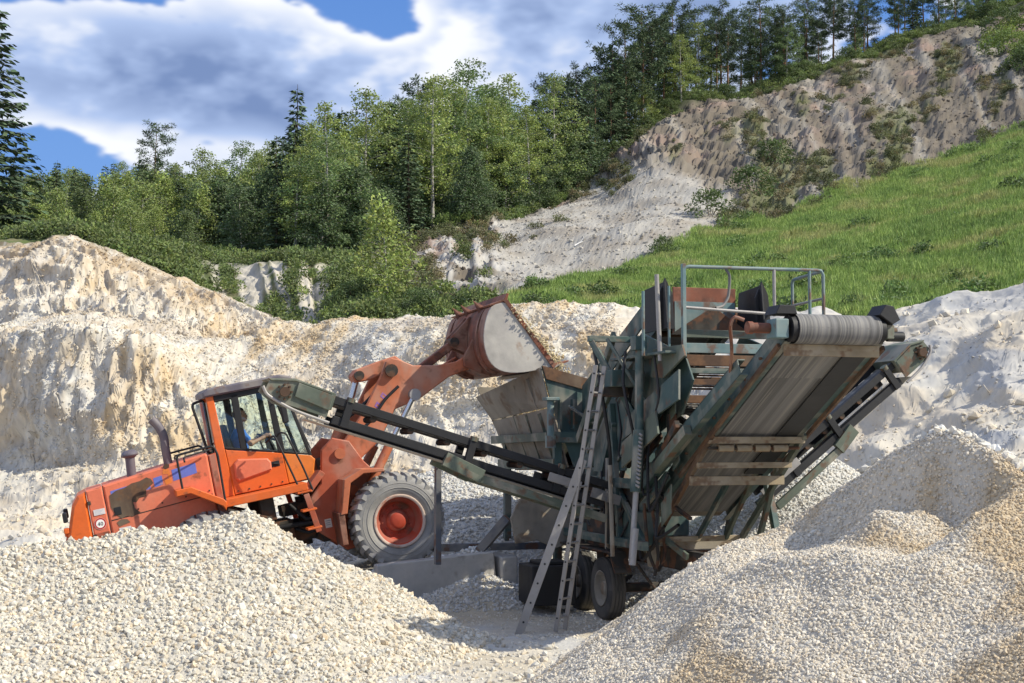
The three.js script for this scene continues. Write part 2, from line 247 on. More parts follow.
// the smooth tongue of washed-down white scree below the rocky crest
function tongue(s, t) { const edge = 7.9 - 0.36 * Math.max(0, s - 9.8) + 0.1 * N3(s * 4, t * 2, 8.1); return sstep(8.5, 8.95, s + 0.25 * N3(s * 3, t * 6, 3.9)) * (1 - sstep(11.5, 11.95, s)) * sstep(edge + 0.07, edge - 0.07, t) * sstep(6.7, 6.9, t); }
function crag(x, y, z) { let a = 1, v = 0, n = 0, w = 1; for (let i = 0; i < 5; i++) { const q = 1 - Math.abs(N3(x, y, z)) * 2; v += a * q * q * w; n += a; w = Math.min(1, Math.max(0.25, q * q * 1.6)); a *= 0.62; x = x * 2.07 + 3.1; y = y * 2.07 + 1.3; z = z * 2.07 + 7.7; } return v / n - 0.5; }
function relief(P, s, t) {   // how far the ground stands proud of the smooth section
  const { x, y, z } = P, right = sstep(10.5, 12.5, s);
  if (t < 5.5) {
    const cliff = sstep(1.75, 2.15, t) * (1 - sstep(2.95, 3.35, t)), upper = sstep(3.9, 4.2, t) * (1 - sstep(4.85, 5.05, t)) * (1 - sstep(5.2, 6.4, s)), steep = Math.max(cliff * (1 - 0.75 * right), upper);
    let d = fbm(x * 0.16, y * 0.2, z * 0.16, 3) * 1.5 * (0.35 + 0.65 * steep) + fbm(x * 0.6, y * 0.5, z * 0.6, 3) * 0.35;
    // digger-tooth columns in places, and a crumbling, broken surface everywhere
    const cols = steep * sstep(-0.1, 0.25, N3(x * 0.15, 3.3, z * 0.15) + 0.1), fl = Math.abs(N3(x * 0.9 + z * 0.5, y * 0.05, 4.4)), fl2 = Math.abs(N3(x * 2.1 - z * 0.9, y * 0.1, 9.2));
    d += ((0.25 - fl) * 0.5 + (0.25 - fl2) * 0.3) * cols;
    d += crag(x * 0.8, y * mix(0.8, 0.6, steep), z * 0.8) * (0.2 + 0.26 * steep) * (1 - 0.45 * right);
    d += right * 0.5 * (0.3 - Math.abs(N3(x * 0.4 + y * 0.2, y * 0.1, z * 0.3)));
    return d * sstep(0, 0.6, t);
  }
  const screeW = sstep(6.95, 7.1, t) * (1 - sstep(7.95, 8.1, t)) * sstep(7.2, 8.4, s), tg = tongue(s, t);
  let d = fbm(x * 0.12, y * 0.12, z * 0.12, 3) * 1.4 + fbm(x * 0.6, y * 0.6, z * 0.6, 4) * 0.45 * (1 - 0.7 * tg);
  const gully = Math.abs(N3(s * 3.1 + t * 0.7, t * 0.35, 2.2)) + 0.5 * Math.abs(N3(s * 8.5 + t * 2, t * 0.9, 6.2)), cra = fbm(x * 0.7, y * 0.7, z * 0.7, 5, 0.6);
  d += screeW * (1 - 0.9 * tg) * ((0.3 - gully) * 0.45 + Math.sign(cra) * Math.sqrt(Math.abs(cra)) * 0.6 * (1 - 0.6 * sstep(12, 13, s)) + fbm(x * 2.4, y * 2.4, z * 2.4, 3) * 0.28);
  const gul2 = sstep(4.6, 5.2, s) * (1 - sstep(7.2, 7.7, s)) * sstep(5.9, 6.2, t) * (1 - sstep(6.9, 7.1, t));
  d += gul2 * ((0.35 - 1.6 * Math.abs(N3(s * 4.2 + t, t * 0.3, 1.2))) * 0.4 + crag(x * 0.6, y * 0.6, z * 0.6) * 0.4);
  return d * mix(1, 0.35, sstep(5.75, 6.1, t) * (1 - sstep(6.85, 7, t)) * sstep(9, 10, s));
}
function surfN(s, t, out) { const e = 0.03, a = surf0(Math.max(0, s - e), t), b = surf0(Math.min(NC, s + e), t), c = surf0(s, Math.max(0, t - e)), d = surf0(s, Math.min(NR, t + e)); return out.copy(b.sub(a)).cross(d.sub(c)).normalize(); }
const _n = new THREE.Vector3();
function warp(s, t) { const w = fbm(s * 1.9, t * 0.55, 7.7, 4, 0.6) * 0.75 + N3(s * 9, t, 2.2) * 0.06; return t + w * sstep(0.6, 1.6, t) * (1 - sstep(4.3, 5, t)); }
function surf(s, t) { const tw = t < 5 ? warp(s, t) : t, P = surf0(s, tw); surfN(s, tw, _n); const d = relief(P, s, tw); return P.addScaledVector(_n, d); }
function sheet(name, s0, s1, ns, t0, t1, nt, tMap, colour, mat) {
  const pos = new Float32Array((ns + 1) * (nt + 1) * 3), col = new Float32Array((ns + 1) * (nt + 1) * 3), uv = new Float32Array((ns + 1) * (nt + 1) * 2), idx = [];
  const base = [], T = new Float32Array((ns + 1) * (nt + 1));
  for (let j = 0; j <= nt; j++) for (let i = 0; i <= ns; i++) { const s = mix(s0, s1, i / ns), t = mix(t0, t1, tMap(j / nt)), tw = t < 5 ? warp(s, t) : t; T[base.length] = tw; base.push(surf0(s, tw)); }
  const A = new THREE.Vector3(), B = new THREE.Vector3();
  for (let j = 0; j <= nt; j++) for (let i = 0; i <= ns; i++) {
    const s = mix(s0, s1, i / ns), t = mix(t0, t1, tMap(j / nt)), o = j * (ns + 1) + i, g = (a, b) => base[Math.max(0, Math.min(nt, b)) * (ns + 1) + Math.max(0, Math.min(ns, a))];
    A.copy(g(i + 2, j)).sub(g(i - 2, j)); B.copy(g(i, j + 2)).sub(g(i, j - 2)); A.cross(B).normalize();
    const P = base[o], Q = A.multiplyScalar(relief(P, s, T[o])).add(P);
    pos.set([Q.x, Q.y, Q.z], o * 3); col.set(colour(Q, s, t), o * 3); uv.set([Q.x + Q.z * 0.35, Q.y * 0.9 + Q.z * 0.9], o * 2);
    if (i < ns && j < nt) idx.push(o, o + 1, o + ns + 2, o, o + ns + 2, o + ns + 1);
  }
  const g = new THREE.BufferGeometry(); g.setAttribute('position', new THREE.BufferAttribute(pos, 3)); g.setAttribute('color', new THREE.BufferAttribute(col, 3)); g.setAttribute('uv', new THREE.BufferAttribute(uv, 2)); g.setIndex(idx); g.computeVertexNormals();
  const o = structure(mesh(name, g, mat)); return o;
}
const WHITE = [0.60, 0.55, 0.455], OCHRE = [0.52, 0.37, 0.185], GREYR = [0.45, 0.445, 0.42], TAN = [0.42, 0.32, 0.205], PALE = [0.55, 0.49, 0.395];
function wallColour(P, s, t) {
  const { x, y, z } = P, right = sstep(10.5, 12, s);
  let c = mix3(WHITE, PALE, sstep(-0.2, 0.2, fbm(x * 0.5, y * 0.5, z * 0.5, 4)));
  const och = sstep(0.0, 0.32, fbm(x * 0.24 + 3, y * 0.16, z * 0.24, 5) + 0.34 * N3(x * 1.6 + z * 0.5, y * 0.1, z * 0.6) + 0.1 * sstep(1.9, 2.3, t) * (1 - sstep(2.9, 3.3, t)));
  c = mix3(c, OCHRE, och * mix(0.7, 0.16, right) * (0.35 + 0.65 * sstep(1.6, 2.2, t)));
  c = mix3(c, GREYR, sstep(0.08, 0.3, fbm(x * 0.4 - 8, y * 0.3, z * 0.4, 4)) * mix(0.55, 0.75, right));
  const top = sstep(4.1, 4.9, t) * (1 - sstep(4.5, 6, s));
  c = mix3(c, TAN, top * (0.5 + 0.5 * sstep(-0.1, 0.2, fbm(x * 0.7, y * 0.7, z * 0.7, 3))));
  const sl = right * sstep(0.03, 0.16, N3(x * 0.33 + y * 0.4, y * 0.35, z * 0.2)); c = mix3(c, [0.42, 0.415, 0.40], sl * 0.75);
  const soil = sstep(5.05, 5.35, t + 0.25 * N3(x * 0.8, 1, z * 0.8)); c = mix3(c, s > 8.7 ? [0.5, 0.46, 0.38] : [0.24, 0.2, 0.12], soil * 0.8);
  // rain streaks down the cut face, seams of brown earth, crumbs
  const run = sstep(1.7, 2.3, t) * (1 - right), st = N3(x * 3.4 + z, y * 0.16, 3.7) + 0.6 * N3(x * 8.2, y * 0.3, z * 3); c = mix3(c, [0.66, 0.63, 0.56], run * 0.45 * sstep(0.05, 0.4, st)); c = mix3(c, [0.44, 0.35, 0.23], run * 0.3 * sstep(0.12, 0.5, -st));
  c = mix3(c, [0.45, 0.34, 0.21], 0.32 * sstep(0.17, 0.3, N3(x * 0.35, y * 1.3 + x * 0.15, z * 0.3)) * (1 - right));
  const k = 1 + fbm(x * 3, y * 3, z * 3, 3) * 0.16 + N3(x * 9, y * 9, z * 9) * 0.1; return c.map((q) => q * k);
}
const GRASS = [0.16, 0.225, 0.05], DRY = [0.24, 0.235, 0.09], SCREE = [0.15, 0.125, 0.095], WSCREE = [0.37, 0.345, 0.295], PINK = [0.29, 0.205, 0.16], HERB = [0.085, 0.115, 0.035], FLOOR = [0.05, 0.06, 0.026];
const grassy = (s, t) => sstep(8.7, 9.3, s) * sstep(5.6, 5.85, t + 0.16 * N3(s * 6, 1.1, 1.1)) * (1 - sstep(6.93, 7.05, t + 0.12 * fbm(s * 5, t * 3, 3.1, 3)));
function hillColour(P, s, t) {
  const { x, y, z } = P;
  let c = mix3(HERB, [0.16, 0.15, 0.07], sstep(-0.1, 0.25, fbm(x * 0.6, y * 0.6, z * 0.6, 3)));
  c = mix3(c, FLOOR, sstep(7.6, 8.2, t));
  // white washed-out gullies behind the rim
  const gul2 = sstep(4.6, 5.1, s) * (1 - sstep(7.0, 7.5, s)) * sstep(5.9, 6.1, t) * (1 - sstep(6.95, 7.15, t));
  c = mix3(c, [0.46, 0.42, 0.35], gul2 * sstep(-0.16, 0.04, N3(s * 6.5 + t, t * 0.8, 1.2) + 0.45 * fbm(x, y, z, 3)));
  // spoil slope
  const sc = sstep(7.3, 7.8, s + 0.5 * fbm(x * 0.2, y * 0.2, z * 0.2, 3)) * sstep(6.3, 6.9, t + (s > 9 ? 0.25 : 0.4)) * (1 - sstep(7.97, 8.06, t + 0.08 * N3(s * 9, t, 1.1)));
  let q = mix3(SCREE, PINK, sstep(-0.05, 0.25, fbm(x * 0.16, y * 0.16, z * 0.16, 4)) * sstep(7.2, 7.6, t));
  const path = tongue(s, t);
  
  q = mix3(q, WSCREE, 0.5 * sstep(0.08, 0.26, N3(s * 5.2 + t * 4.4, t * 0.9, 3.3) + 0.2 * N3(s * 17 + t * 14, t, 1.3)) * sstep(7.9, 8.2, s));
  q = mix3(q, [0.08, 0.07, 0.05], 0.5 * sstep(0.0, 0.3, N3(s * 11 + t * 10, t * 2.2, 5.3)) * sstep(11.2, 12.2, s));
  const herb = sstep(0.06, 0.26, fbm(s * 2.6, t * 3.2, 5.5, 4) + (s < 9.2 ? 0.1 : -0.02) + 0.25 * sstep(11.3, 11.9, s) * (1 - sstep(12.4, 13, s)) * (1 - sstep(7.5, 7.8, t)));
  q = mix3(q, mix3(HERB, [0.17, 0.15, 0.07], 0.4), herb * (1 - path * 0.8) * 0.85);
  q = mix3(q, [0.2, 0.17, 0.12], 0.55 * sstep(0.0, 0.35, fbm(x * 1.3, y * 1.3, z * 1.3, 3)));
  q = mix3(q, mix3([0.40, 0.375, 0.325], [0.31, 0.275, 0.225], sstep(-0.1, 0.2, fbm(x * 0.45, y * 0.45, z * 0.45, 4))), path * 0.92);
  const bank = sstep(7.5, 7.9, s) * (1 - sstep(8.7, 9.1, s)) * sstep(6.6, 7.0, t); q = mix3(q, [0.42, 0.4, 0.36], bank * (1 - herb) * sstep(-0.12, 0.12, fbm(x * 0.8, y * 0.8, z * 0.8, 4)));
  c = mix3(c, q, sc);
  c = mix3(c, mix3(GRASS, DRY, 0.75 * sstep(-0.12, 0.25, fbm(x * 0.25, y * 0.25, z * 0.25, 4))), grassy(s, t));
  const k = 1 + fbm(x * 1.7, y * 1.7, z * 1.7, 3) * 0.3; return c.map((v) => v * k);
}
const rockMat = new THREE.MeshStandardMaterial({ vertexColors: true, roughness: 0.97, side: THREE.DoubleSide });
const hillMat = new THREE.MeshStandardMaterial({ vertexColors: true, roughness: 1, bumpMap: BUMP_ROCK, bumpScale: 0.12, side: THREE.DoubleSide });
sheet('quarry_face', 0.9, 15.9, 1000, 0, 5.5, 300, (v) => v, wallColour, rockMat);
sheet('hillside_terrain', 0, 17, 620, 5.5, 11, 300, (v) => v < 0.7 ? v / 0.7 * 0.5 : 0.5 + (v - 0.7) / 0.3 * 0.5, hillColour, hillMat);

// ---------------------------------------------------------------- quarry floor with the loading ramp
const TH = THREE.MathUtils.degToRad(17), CT = Math.cos(TH), ST = Math.sin(TH);
const site = (a, y, b) => [a * CT + b * ST, y, -23.7 - a * ST + b * CT];          // the machines stand on a grid turned 17 degrees
const toSite = (x, z) => { const zz = z + 23.7; return [x * CT - zz * ST, x * ST + zz * CT]; };
function floorH(x, z) {
  let h = fbm(x * 0.28, 0.5, z * 0.28, 4) * 0.12 + fbm(x * 1.6, 1.5, z * 1.6, 3) * 0.035;
  const rt = (c) => Math.exp(-(((z + 17.6 + 0.25 * Math.sin(x * 0.5) - c) / 0.16) ** 2)); h -= (rt(0) + rt(0.9) + 0.6 * rt(-0.7)) * (0.05 + 0.03 * N3(x * 4, 1, z * 4)); h += Math.max(0, fbm(x * 3.1, 8, z * 3.1, 3)) * 0.05;
  h *= sstep(-9, -13, z) * 0.8 + 0.2;
  const [a, b] = toSite(x, z);
  const up = Math.max(0, (a + 4.62) * Math.tan(0.2007)), held = sstep(-2.1, -1.7, a);
  const near = 1 - sstep(-2.02, mix(-0.7, -1.88, held), b), far = sstep(-6.6, -5.3, b), end = 1 - sstep(0.18, 0.3, a);
  h = Math.max(h, up * near * far * end + h * 0.4 - 0.012);
  // loose gravel spilled at the foot of the ramp wall
  const g = 0.62 - 0.55 * Math.hypot((a - 0.0) * 0.62, b + 1.75); h = Math.max(h, g * sstep(-0.05, 0.2, g) * (b > -1.88 || a > 0.3 ? 1 : 0));
  return h;
}
{
  const axis = (lo, hi, step, far0, far1) => { const out = []; for (let v = far0; v < lo; v += Math.max(step, (lo - v) * 0.3)) out.push(v); for (let v = lo; v <= hi; v += step) out.push(v); for (let v = hi + step; v < far1; v += Math.max(step, (v - hi) * 0.35)) out.push(v); out.push(far1); return out; };
  const X = axis(-13, 10, 0.07, -160, 160), Z = axis(-33, -13, 0.07, -60, 60), nx = X.length, nz = Z.length;
  const pos = new Float32Array(nx * nz * 3), uv = new Float32Array(nx * nz * 2), col = new Float32Array(nx * nz * 3), idx = [];
  for (let j = 0; j < nz; j++) for (let i = 0; i < nx; i++) {
    const o = j * nx + i, x = X[i], z = Z[j], y = floorH(x, z) - (z < -36 ? 0.6 : 0); pos.set([x, y, z], o * 3); uv.set([x, z], o * 2);
    let c = mix3([0.47, 0.41, 0.31], [0.55, 0.50, 0.41], sstep(-0.2, 0.2, fbm(x * 0.5, 3, z * 0.5, 4))); c = mix3(c, [0.5, 0.485, 0.45], sstep(0.0, 0.3, fbm(x * 0.9 + 4, 1, z * 0.9, 4)));
    const k = 1 + fbm(x * 5, 2, z * 5, 3) * 0.2; col.set(c.map((q) => q * k), o * 3);
    if (i < nx - 1 && j < nz - 1) idx.push(o, o + nx, o + nx + 1, o, o + nx + 1, o + 1);
  }
  const g = new THREE.BufferGeometry(); g.setAttribute('position', new THREE.BufferAttribute(pos, 3)); g.setAttribute('uv', new THREE.BufferAttribute(uv, 2)); g.setAttribute('color', new THREE.BufferAttribute(col, 3)); g.setIndex(idx); g.computeVertexNormals();
  structure(mesh('ground', g, new THREE.MeshStandardMaterial({ vertexColors: true, roughness: 0.97, bumpMap: BUMP_GRIT, bumpScale: 0.02, side: THREE.DoubleSide })));
}

// ---------------------------------------------------------------- loose stone: heaps made of single stones
function stoneGeometry(seed, detail = 0) {
  const r = rng(seed), g0 = mergeVertices((() => { const g = new THREE.IcosahedronGeometry(1, detail); g.deleteAttribute('uv'); g.deleteAttribute('normal'); return g; })()), p = g0.attributes.position;
  const sx = 0.8 + r() * 0.45, sy = 0.62 + r() * 0.3, sz = 0.8 + r() * 0.4;
  for (let i = 0; i < p.count; i++) { const k = 0.68 + r() * 0.58; p.setXYZ(i, p.getX(i) * k * sx, p.getY(i) * k * sy, p.getZ(i) * k * sz); }
  const g = g0.toNonIndexed(); g.computeVertexNormals(); return metreUV(g);
}
const STONES = [11, 12, 13, 14].map((s) => stoneGeometry(s));
const stoneMat = new THREE.MeshStandardMaterial({ color: 0xffffff, roughness: 0.95 });
function scatter(name, parent, count, seed, pick, geos = STONES, mat = stoneMat) {
  // pick(r) returns { p:[x,y,z], s:size, c:[r,g,b] } or null
  const r = rng(seed), lists = geos.map(() => []);
  for (let i = 0; i < count; i++) { const q = pick(r); if (q) lists[Math.floor(r() * geos.length)].push(q); }
  const m = new THREE.Matrix4(), e = new THREE.Euler(), Q = new THREE.Quaternion(), c = new THREE.Color();
  geos.forEach((g, k) => {
    const L = lists[k]; if (!L.length) return; const im = new THREE.InstancedMesh(g, mat, L.length); im.name = name; im.userData = { kind: 'stuff' }; im.castShadow = im.receiveShadow = true;
    L.forEach((q, i) => { e.set(...(q.e ?? [r() * 6.3, r() * 6.3, r() * 6.3])); Q.setFromEuler(e); const s = q.s, v = q.even ? 0 : 0.35; m.compose(V(q.p), Q, new THREE.Vector3(s * (1 + (r() - 0.5) * v), s * (1 + (r() - 0.5) * v) * (q.h ?? 1), s * (1 + (r() - 0.5) * v))); im.setMatrixAt(i, m); c.setRGB(...q.c); im.setColorAt(i, c); });
    parent.add(im);
  });
}
function heapMesh(H, x0, x1, z0, z1, step, colour, parent) {
  const nx = Math.round((x1 - x0) / step), nz = Math.round((z1 - z0) / step), pos = [], col = [], uv = [], idx = [];
  for (let j = 0; j <= nz; j++) for (let i = 0; i <= nx; i++) { const x = x0 + (x1 - x0) * i / nx, z = z0 + (z1 - z0) * j / nz; pos.push(x, H(x, z), z); col.push(...colour(x, z)); uv.push(x, z); const o = j * (nx + 1) + i; if (i < nx && j < nz) { const hid = (a, b) => H(x0 + (x1 - x0) * a / nx, z0 + (z1 - z0) * b / nz) < -0.35; if (!(hid(i, j) && hid(i + 1, j + 1) && hid(i, j + 1) && hid(i + 1, j))) idx.push(o, o + nx + 1, o + nx + 2, o, o + nx + 2, o + 1); } }
  const g = new THREE.BufferGeometry(); g.setAttribute('position', new THREE.Float32BufferAttribute(pos, 3)); g.setAttribute('color', new THREE.Float32BufferAttribute(col, 3)); g.setAttribute('uv', new THREE.Float32BufferAttribute(uv, 2)); g.setIndex(idx); g.computeVertexNormals();
  return mesh('heap', g, new THREE.MeshStandardMaterial({ vertexColors: true, roughness: 0.97, bumpMap: BUMP_GRIT, bumpScale: 0.03, side: THREE.DoubleSide }), parent);
}
const tone = (base, r, v = 0.22) => { const k = 1 + (r() - 0.5) * v * 2, w = (r() - 0.5) * 0.09; return [base[0] * k * (1 + w), base[1] * k, base[2] * k * (1 - w * 1.4)]; };

// coarse heap under the long side conveyor
function leftHeap(x, z) {
  const A = [-11.5, -20.0, 0.98], B = [-3.95, -21.1, 1.86], dx = B[0] - A[0], dz = B[1] - A[1];
  const t = Math.min(1, Math.max(0, ((x - A[0]) * dx + (z - A[1]) * dz) / (dx * dx + dz * dz))), cx = A[0] + dx * t, cz = A[1] + dz * t, top = mix(A[2], B[2], t ** 1.6) + 0.12 * N3(x * 0.6, 1, z * 0.6);
  const r = Math.hypot(x - cx, z - cz), R = z < cz ? 3.0 : 3.8, q = r / R;
  return (q < 1 ? top * (1 - q) ** 0.98 : -0.6 * (q - 1)) + fbm(x * 0.9, 4, z * 0.9, 3) * 0.16 - 0.03 + 0.1 * Math.exp(-r * r * 3);
}
const CHALK = [0.60, 0.55, 0.45];
{
  const o = thing('gravel_heap', 'long heap of coarse pale crushed stone in front of the orange loader', 'gravel heap'); o.userData.kind = 'stuff';
  heapMesh(leftHeap, -13, 1.0, -25, -15.5, 0.08, () => CHALK.map((q) => q * 0.85), o);
  scatter('loose_stones', o, 56000, 101, (r) => { const x = -11 + r() * 12, z = -24.2 + r() * 8.4, h = leftHeap(x, z), f = floorH(x, z); if (h < f - 0.02 || z < -22.9) return null; const big = r(); const s = 0.013 + 0.034 * r() ** 1.6 + (big > 0.95 ? 0.022 : 0); return { p: [x, h + s * 0.35 * (r() + 0.1), z], s, c: tone(r() < 0.16 ? [0.6, 0.5, 0.36] : CHALK, r) }; });
}
{
  const o = thing('foot_stones', 'bigger stones rolled down to the foot of the gravel heaps', 'stones'); o.userData.kind = 'stuff';
  scatter('loose_stones', o, 900, 111, (r) => { const left = r() < 0.6, x = left ? -3.5 + r() * 4.2 : 0.2 + r() * 2.6, z = left ? -21.5 + r() * 5.2 : -19.5 + r() * 4, h = left ? leftHeap(x, z) : 0, f = floorH(x, z); if (left && (h > f + 0.16 || h < f - 0.35)) return null; const s = 0.022 + 0.045 * r() ** 2; return { p: [x, Math.max(h, f) + s * 0.3, z], s, c: tone([0.58, 0.53, 0.44], r) }; });
}
// big heap under the tail conveyor, bitten into by the loader, running into a second heap on the near side
const AX = 5.05, AZ = -16.6;
function rightHeap(x, z) {
  const r = Math.hypot(x - AX, z - AZ, 0.45) - 0.28, wob = 0.28 * fbm(x * 0.45, 2, z * 0.45, 3);
  let b = 3.2 - 0.655 * r + wob * sstep(0.5, 2.5, r);
  const e = (x - AX) * -0.75 + (z - AZ) * 0.65 + 0.14 * N3(x * 2.2, 3, z * 2.2), s = (x - AX) * 0.65 + (z - AZ) * 0.75, D = 0.8 * sstep(-2.3, -1.0, s) * (1 - sstep(0.5, 1.3, s));
  if (e > 0) b -= D * sstep(0.0, 0.5, e) * (1 - sstep(0.8, 2.6, e)) * (1 - 0.45 * Math.exp(-(((s + 0.1) / 0.45) ** 2 + ((e - 1.1) / 0.4) ** 2)));
  const r2 = Math.hypot(x - 7.7, z + 13.4), c = 3.35 - 0.69 * r2 + 0.3 * fbm(x * 0.5 + 9, 2, z * 0.5, 3);
  const r3 = Math.hypot((x - 8.2) * 0.8, z + 17.2), d = 3.25 - 0.6 * r3 + wob;
  const k = 0.16, sm = Math.max(b, c, d) + k * Math.log(Math.exp((b - Math.max(b, c, d)) / k) + Math.exp((c - Math.max(b, c, d)) / k) + Math.exp((d - Math.max(b, c, d)) / k));
  return sm + fbm(x * 1.7, 6, z * 1.7, 3) * 0.09 - 0.02;
}
const rightTone = (x, z) => { const br = sstep(0.08, 0.36, fbm(x * 0.7, 5, z * 0.7, 4) + 0.62 * (1 - sstep(2.0, 4.4, Math.hypot(x - 7.7, z + 13.4))) + 0.3 * Math.exp(-(((x - 4.3) / 0.7) ** 2 + ((z + 16.6) / 0.6) ** 2))); return mix3([0.60, 0.54, 0.44], [0.48, 0.365, 0.215], br * 0.7); };
{
  const o = thing('gravel_heap', 'big heap of fine buff gravel with a scooped-out top under the wide conveyor', 'gravel heap'); o.userData.kind = 'stuff';
  heapMesh(rightHeap, 0, 12.5, -24, -9.5, 0.06, (x, z) => rightTone(x, z).map((q) => q * 0.9), o);
  scatter('loose_stones', o, 185000, 202, (r) => { const x = 0.2 + r() * 8.8, z = -23.2 + r() * 11.8, h = rightHeap(x, z); if (h < -0.01 || x > 2.2 - z * 0.36 || x / -z > 0.4) return null; const s = 0.015 + 0.015 * r() * r() + (r() > 0.99 ? 0.016 : 0); return { p: [x, h + s * 0.3 * r(), z], s, c: tone(rightTone(x, z), r, 0.25) }; });
  scatter('loose_stones', o, 260, 203, (r) => { const u = -0.5 + r() * 1.8, w = -0.5 + r() * 0.5, x = AX + u * 0.65 - w * 0.75, z = AZ + u * 0.75 + w * 0.65, s = 0.025 + r() * 0.05; return { p: [x, rightHeap(x, z) + s * 0.5, z], s, c: tone([0.6, 0.57, 0.5], r) }; });
}
function backHeap(x, z) { const r = Math.hypot(x - 5.5, z + 26.2); return 2.98 - 0.7 * r - (r < 0.4 ? (0.4 - r) * 0.25 : 0) + fbm(x * 0.9, 9, z * 0.9, 3) * 0.1; }
{
  const o = thing('gravel_heap', 'cone of fine near-white gravel behind the wide conveyor', 'gravel heap'); o.userData.kind = 'stuff';
  heapMesh(backHeap, 0.2, 10.5, -31, -21, 0.1, () => [0.56, 0.54, 0.49], o);
  scatter('loose_stones', o, 26000, 303, (r) => { const x = 1.5 + r() * 8, z = -27.4 + r() * 5.6, h = backHeap(x, z); if (h < 0) return null; const s = 0.02 + 0.02 * r(); return { p: [x, h + s * 0.3 * r(), z], s, c: tone([0.6, 0.58, 0.525], r, 0.2) }; });
}
function slopeHeap(x, z) { const r = Math.hypot((x + 1.0) * 0.75, z + 33); return 2.6 - 0.42 * r + fbm(x * 0.7, 3, z * 0.7, 3) * 0.2; }
{
  const o = thing('gravel_heap', 'low heap of white gravel against the quarry face behind the loader', 'gravel heap'); o.userData.kind = 'stuff';
  heapMesh(slopeHeap, -9, 8, -40, -27, 0.15, () => [0.53, 0.51, 0.46], o);
  scatter('loose_stones', o, 16000, 304, (r) => { const x = -6.5 + r() * 10, z = -34 + r() * 6.6, h = slopeHeap(x, z); if (h < 0) return null; const s = 0.025 + 0.03 * r(); return { p: [x, h + s * 0.3 * r(), z], s, c: tone([0.56, 0.54, 0.49], r, 0.2) }; });
}
{
  const o = thing('ground_stones', 'loose pale stones strewn over the quarry floor and ramp', 'stones'); o.userData.kind = 'stuff';
  scatter('loose_stones', o, 26000, 404, (r) => { const x = -3 + r() * 8, z = -32 + r() * 16.5, h = floorH(x, z); const n = fbm(x * 0.8, 7, z * 0.8, 3); if (r() > 0.5 + n * 1.6) return null; const s = 0.008 + 0.024 * r() ** 3; return { p: [x, h + s * 0.2, z], s, c: tone([0.6, 0.56, 0.48], r) }; });
  scatter('loose_stones', o, 5200, 405, (r) => { const a = -2.1 + r() * 2.9, b = -2.5 + r() * 2.6, [x, , z] = site(a, 0, b), h = floorH(x, z); if (h < 0.06) return null; const s = 0.014 + 0.03 * r() ** 2; return { p: [x, h + s * 0.3, z], s, c: tone([0.56, 0.54, 0.5], r) }; });
  scatter('loose_stones', o, 2600, 406, (r) => { const a = -2.4 + r() * 2.6, b = -2.0 - r() * 0.75, [x, , z] = site(a, 0, b), h = floorH(x, z); const s = 0.02 + 0.035 * r() ** 2; return { p: [x, h + s * 0.5 + 0.11 * Math.exp(-(((b + 2.12) / 0.16) ** 2)) * r(), z], s, c: tone([0.64, 0.62, 0.57], r) }; });
}
{
  const o = thing('quarry_rubble', 'pale rubble lying on the benches and slopes of the quarry face', 'rubble'); o.userData.kind = 'stuff';
  const shadeOf = (P, s, t, r) => tone(wallColour(P, s, t), r, 0.1);
  scatter('rubble_stones', o, 17000, 505, (r) => { const s = 1.6 + r() * 14, right = s > 10.8, t = right ? 0.2 + r() * (r() < 0.6 ? 1.6 : 4.6) : r() < 0.75 ? 0.2 + r() * 1.7 : 3.1 + r() * 0.9; const P = surf(s, t); const z = 0.012 + 0.04 * r() ** 3 + 0.16 * r() ** 40; return { p: [P.x, P.y + z * 0.2, P.z], s: z, c: shadeOf(P, s, t, r) }; });
  scatter('rubble_stones', o, 34000, 508, (r) => { const s = 1.8 + r() * 8.4, t = 1.6 + r() * 3.6, P = surf(s, t), z = 0.012 + 0.045 * r() ** 2; return { p: [P.x, P.y, P.z + z * 0.3], s: z, c: shadeOf(P, s, t, r) }; });
  const scree = thing('scree_stones', 'broken stone lying on the bare slope below the pines', 'scree'); scree.userData.kind = 'stuff';
  scatter('rubble_stones', scree, 13000, 507, (r) => { const s = 7.6 + r() * 7.8, t = 6.98 + r() * 1.04; if (grassy(s, t) > 0.4) return null; const P = surf(s, t), z = 0.03 + 0.12 * r() ** 4, c = hillColour(P, s, t), k = 0.8 + r() * 0.5; return { p: [P.x, P.y, P.z], s: z, c: c.map((q) => q * k) }; });
}

// ---------------------------------------------------------------- vegetation
class Leaves {   // many small leaf-sized faces
  constructor() { this.p = []; this.c = []; this.i = []; }
  leaf(P, dir, nrm, L, W, col) {
    const d = dir, s = new THREE.Vector3().crossVectors(d, nrm).normalize().multiplyScalar(W / 2), o = this.p.length / 3;
    const a = P, m = P.clone().addScaledVector(d, L * 0.5), e = P.clone().addScaledVector(d, L);
    for (const v of [a, m.clone().add(s), e, m.clone().sub(s)]) { this.p.push(v.x, v.y, v.z); this.c.push(...col); }
    this.i.push(o, o + 1, o + 2, o, o + 2, o + 3);
  }
  build() { const g = new THREE.BufferGeometry(); g.setAttribute('position', new THREE.Float32BufferAttribute(this.p, 3)); g.setAttribute('color', new THREE.Float32BufferAttribute(this.c, 3)); g.setIndex(this.i); g.computeVertexNormals(); return g; }
}
const rdir = (r, up = 0) => { const z = r() * 2 - 1, a = r() * 6.2832, k = Math.sqrt(1 - z * z); return new THREE.Vector3(k * Math.cos(a), z + up, k * Math.sin(a)).normalize(); };
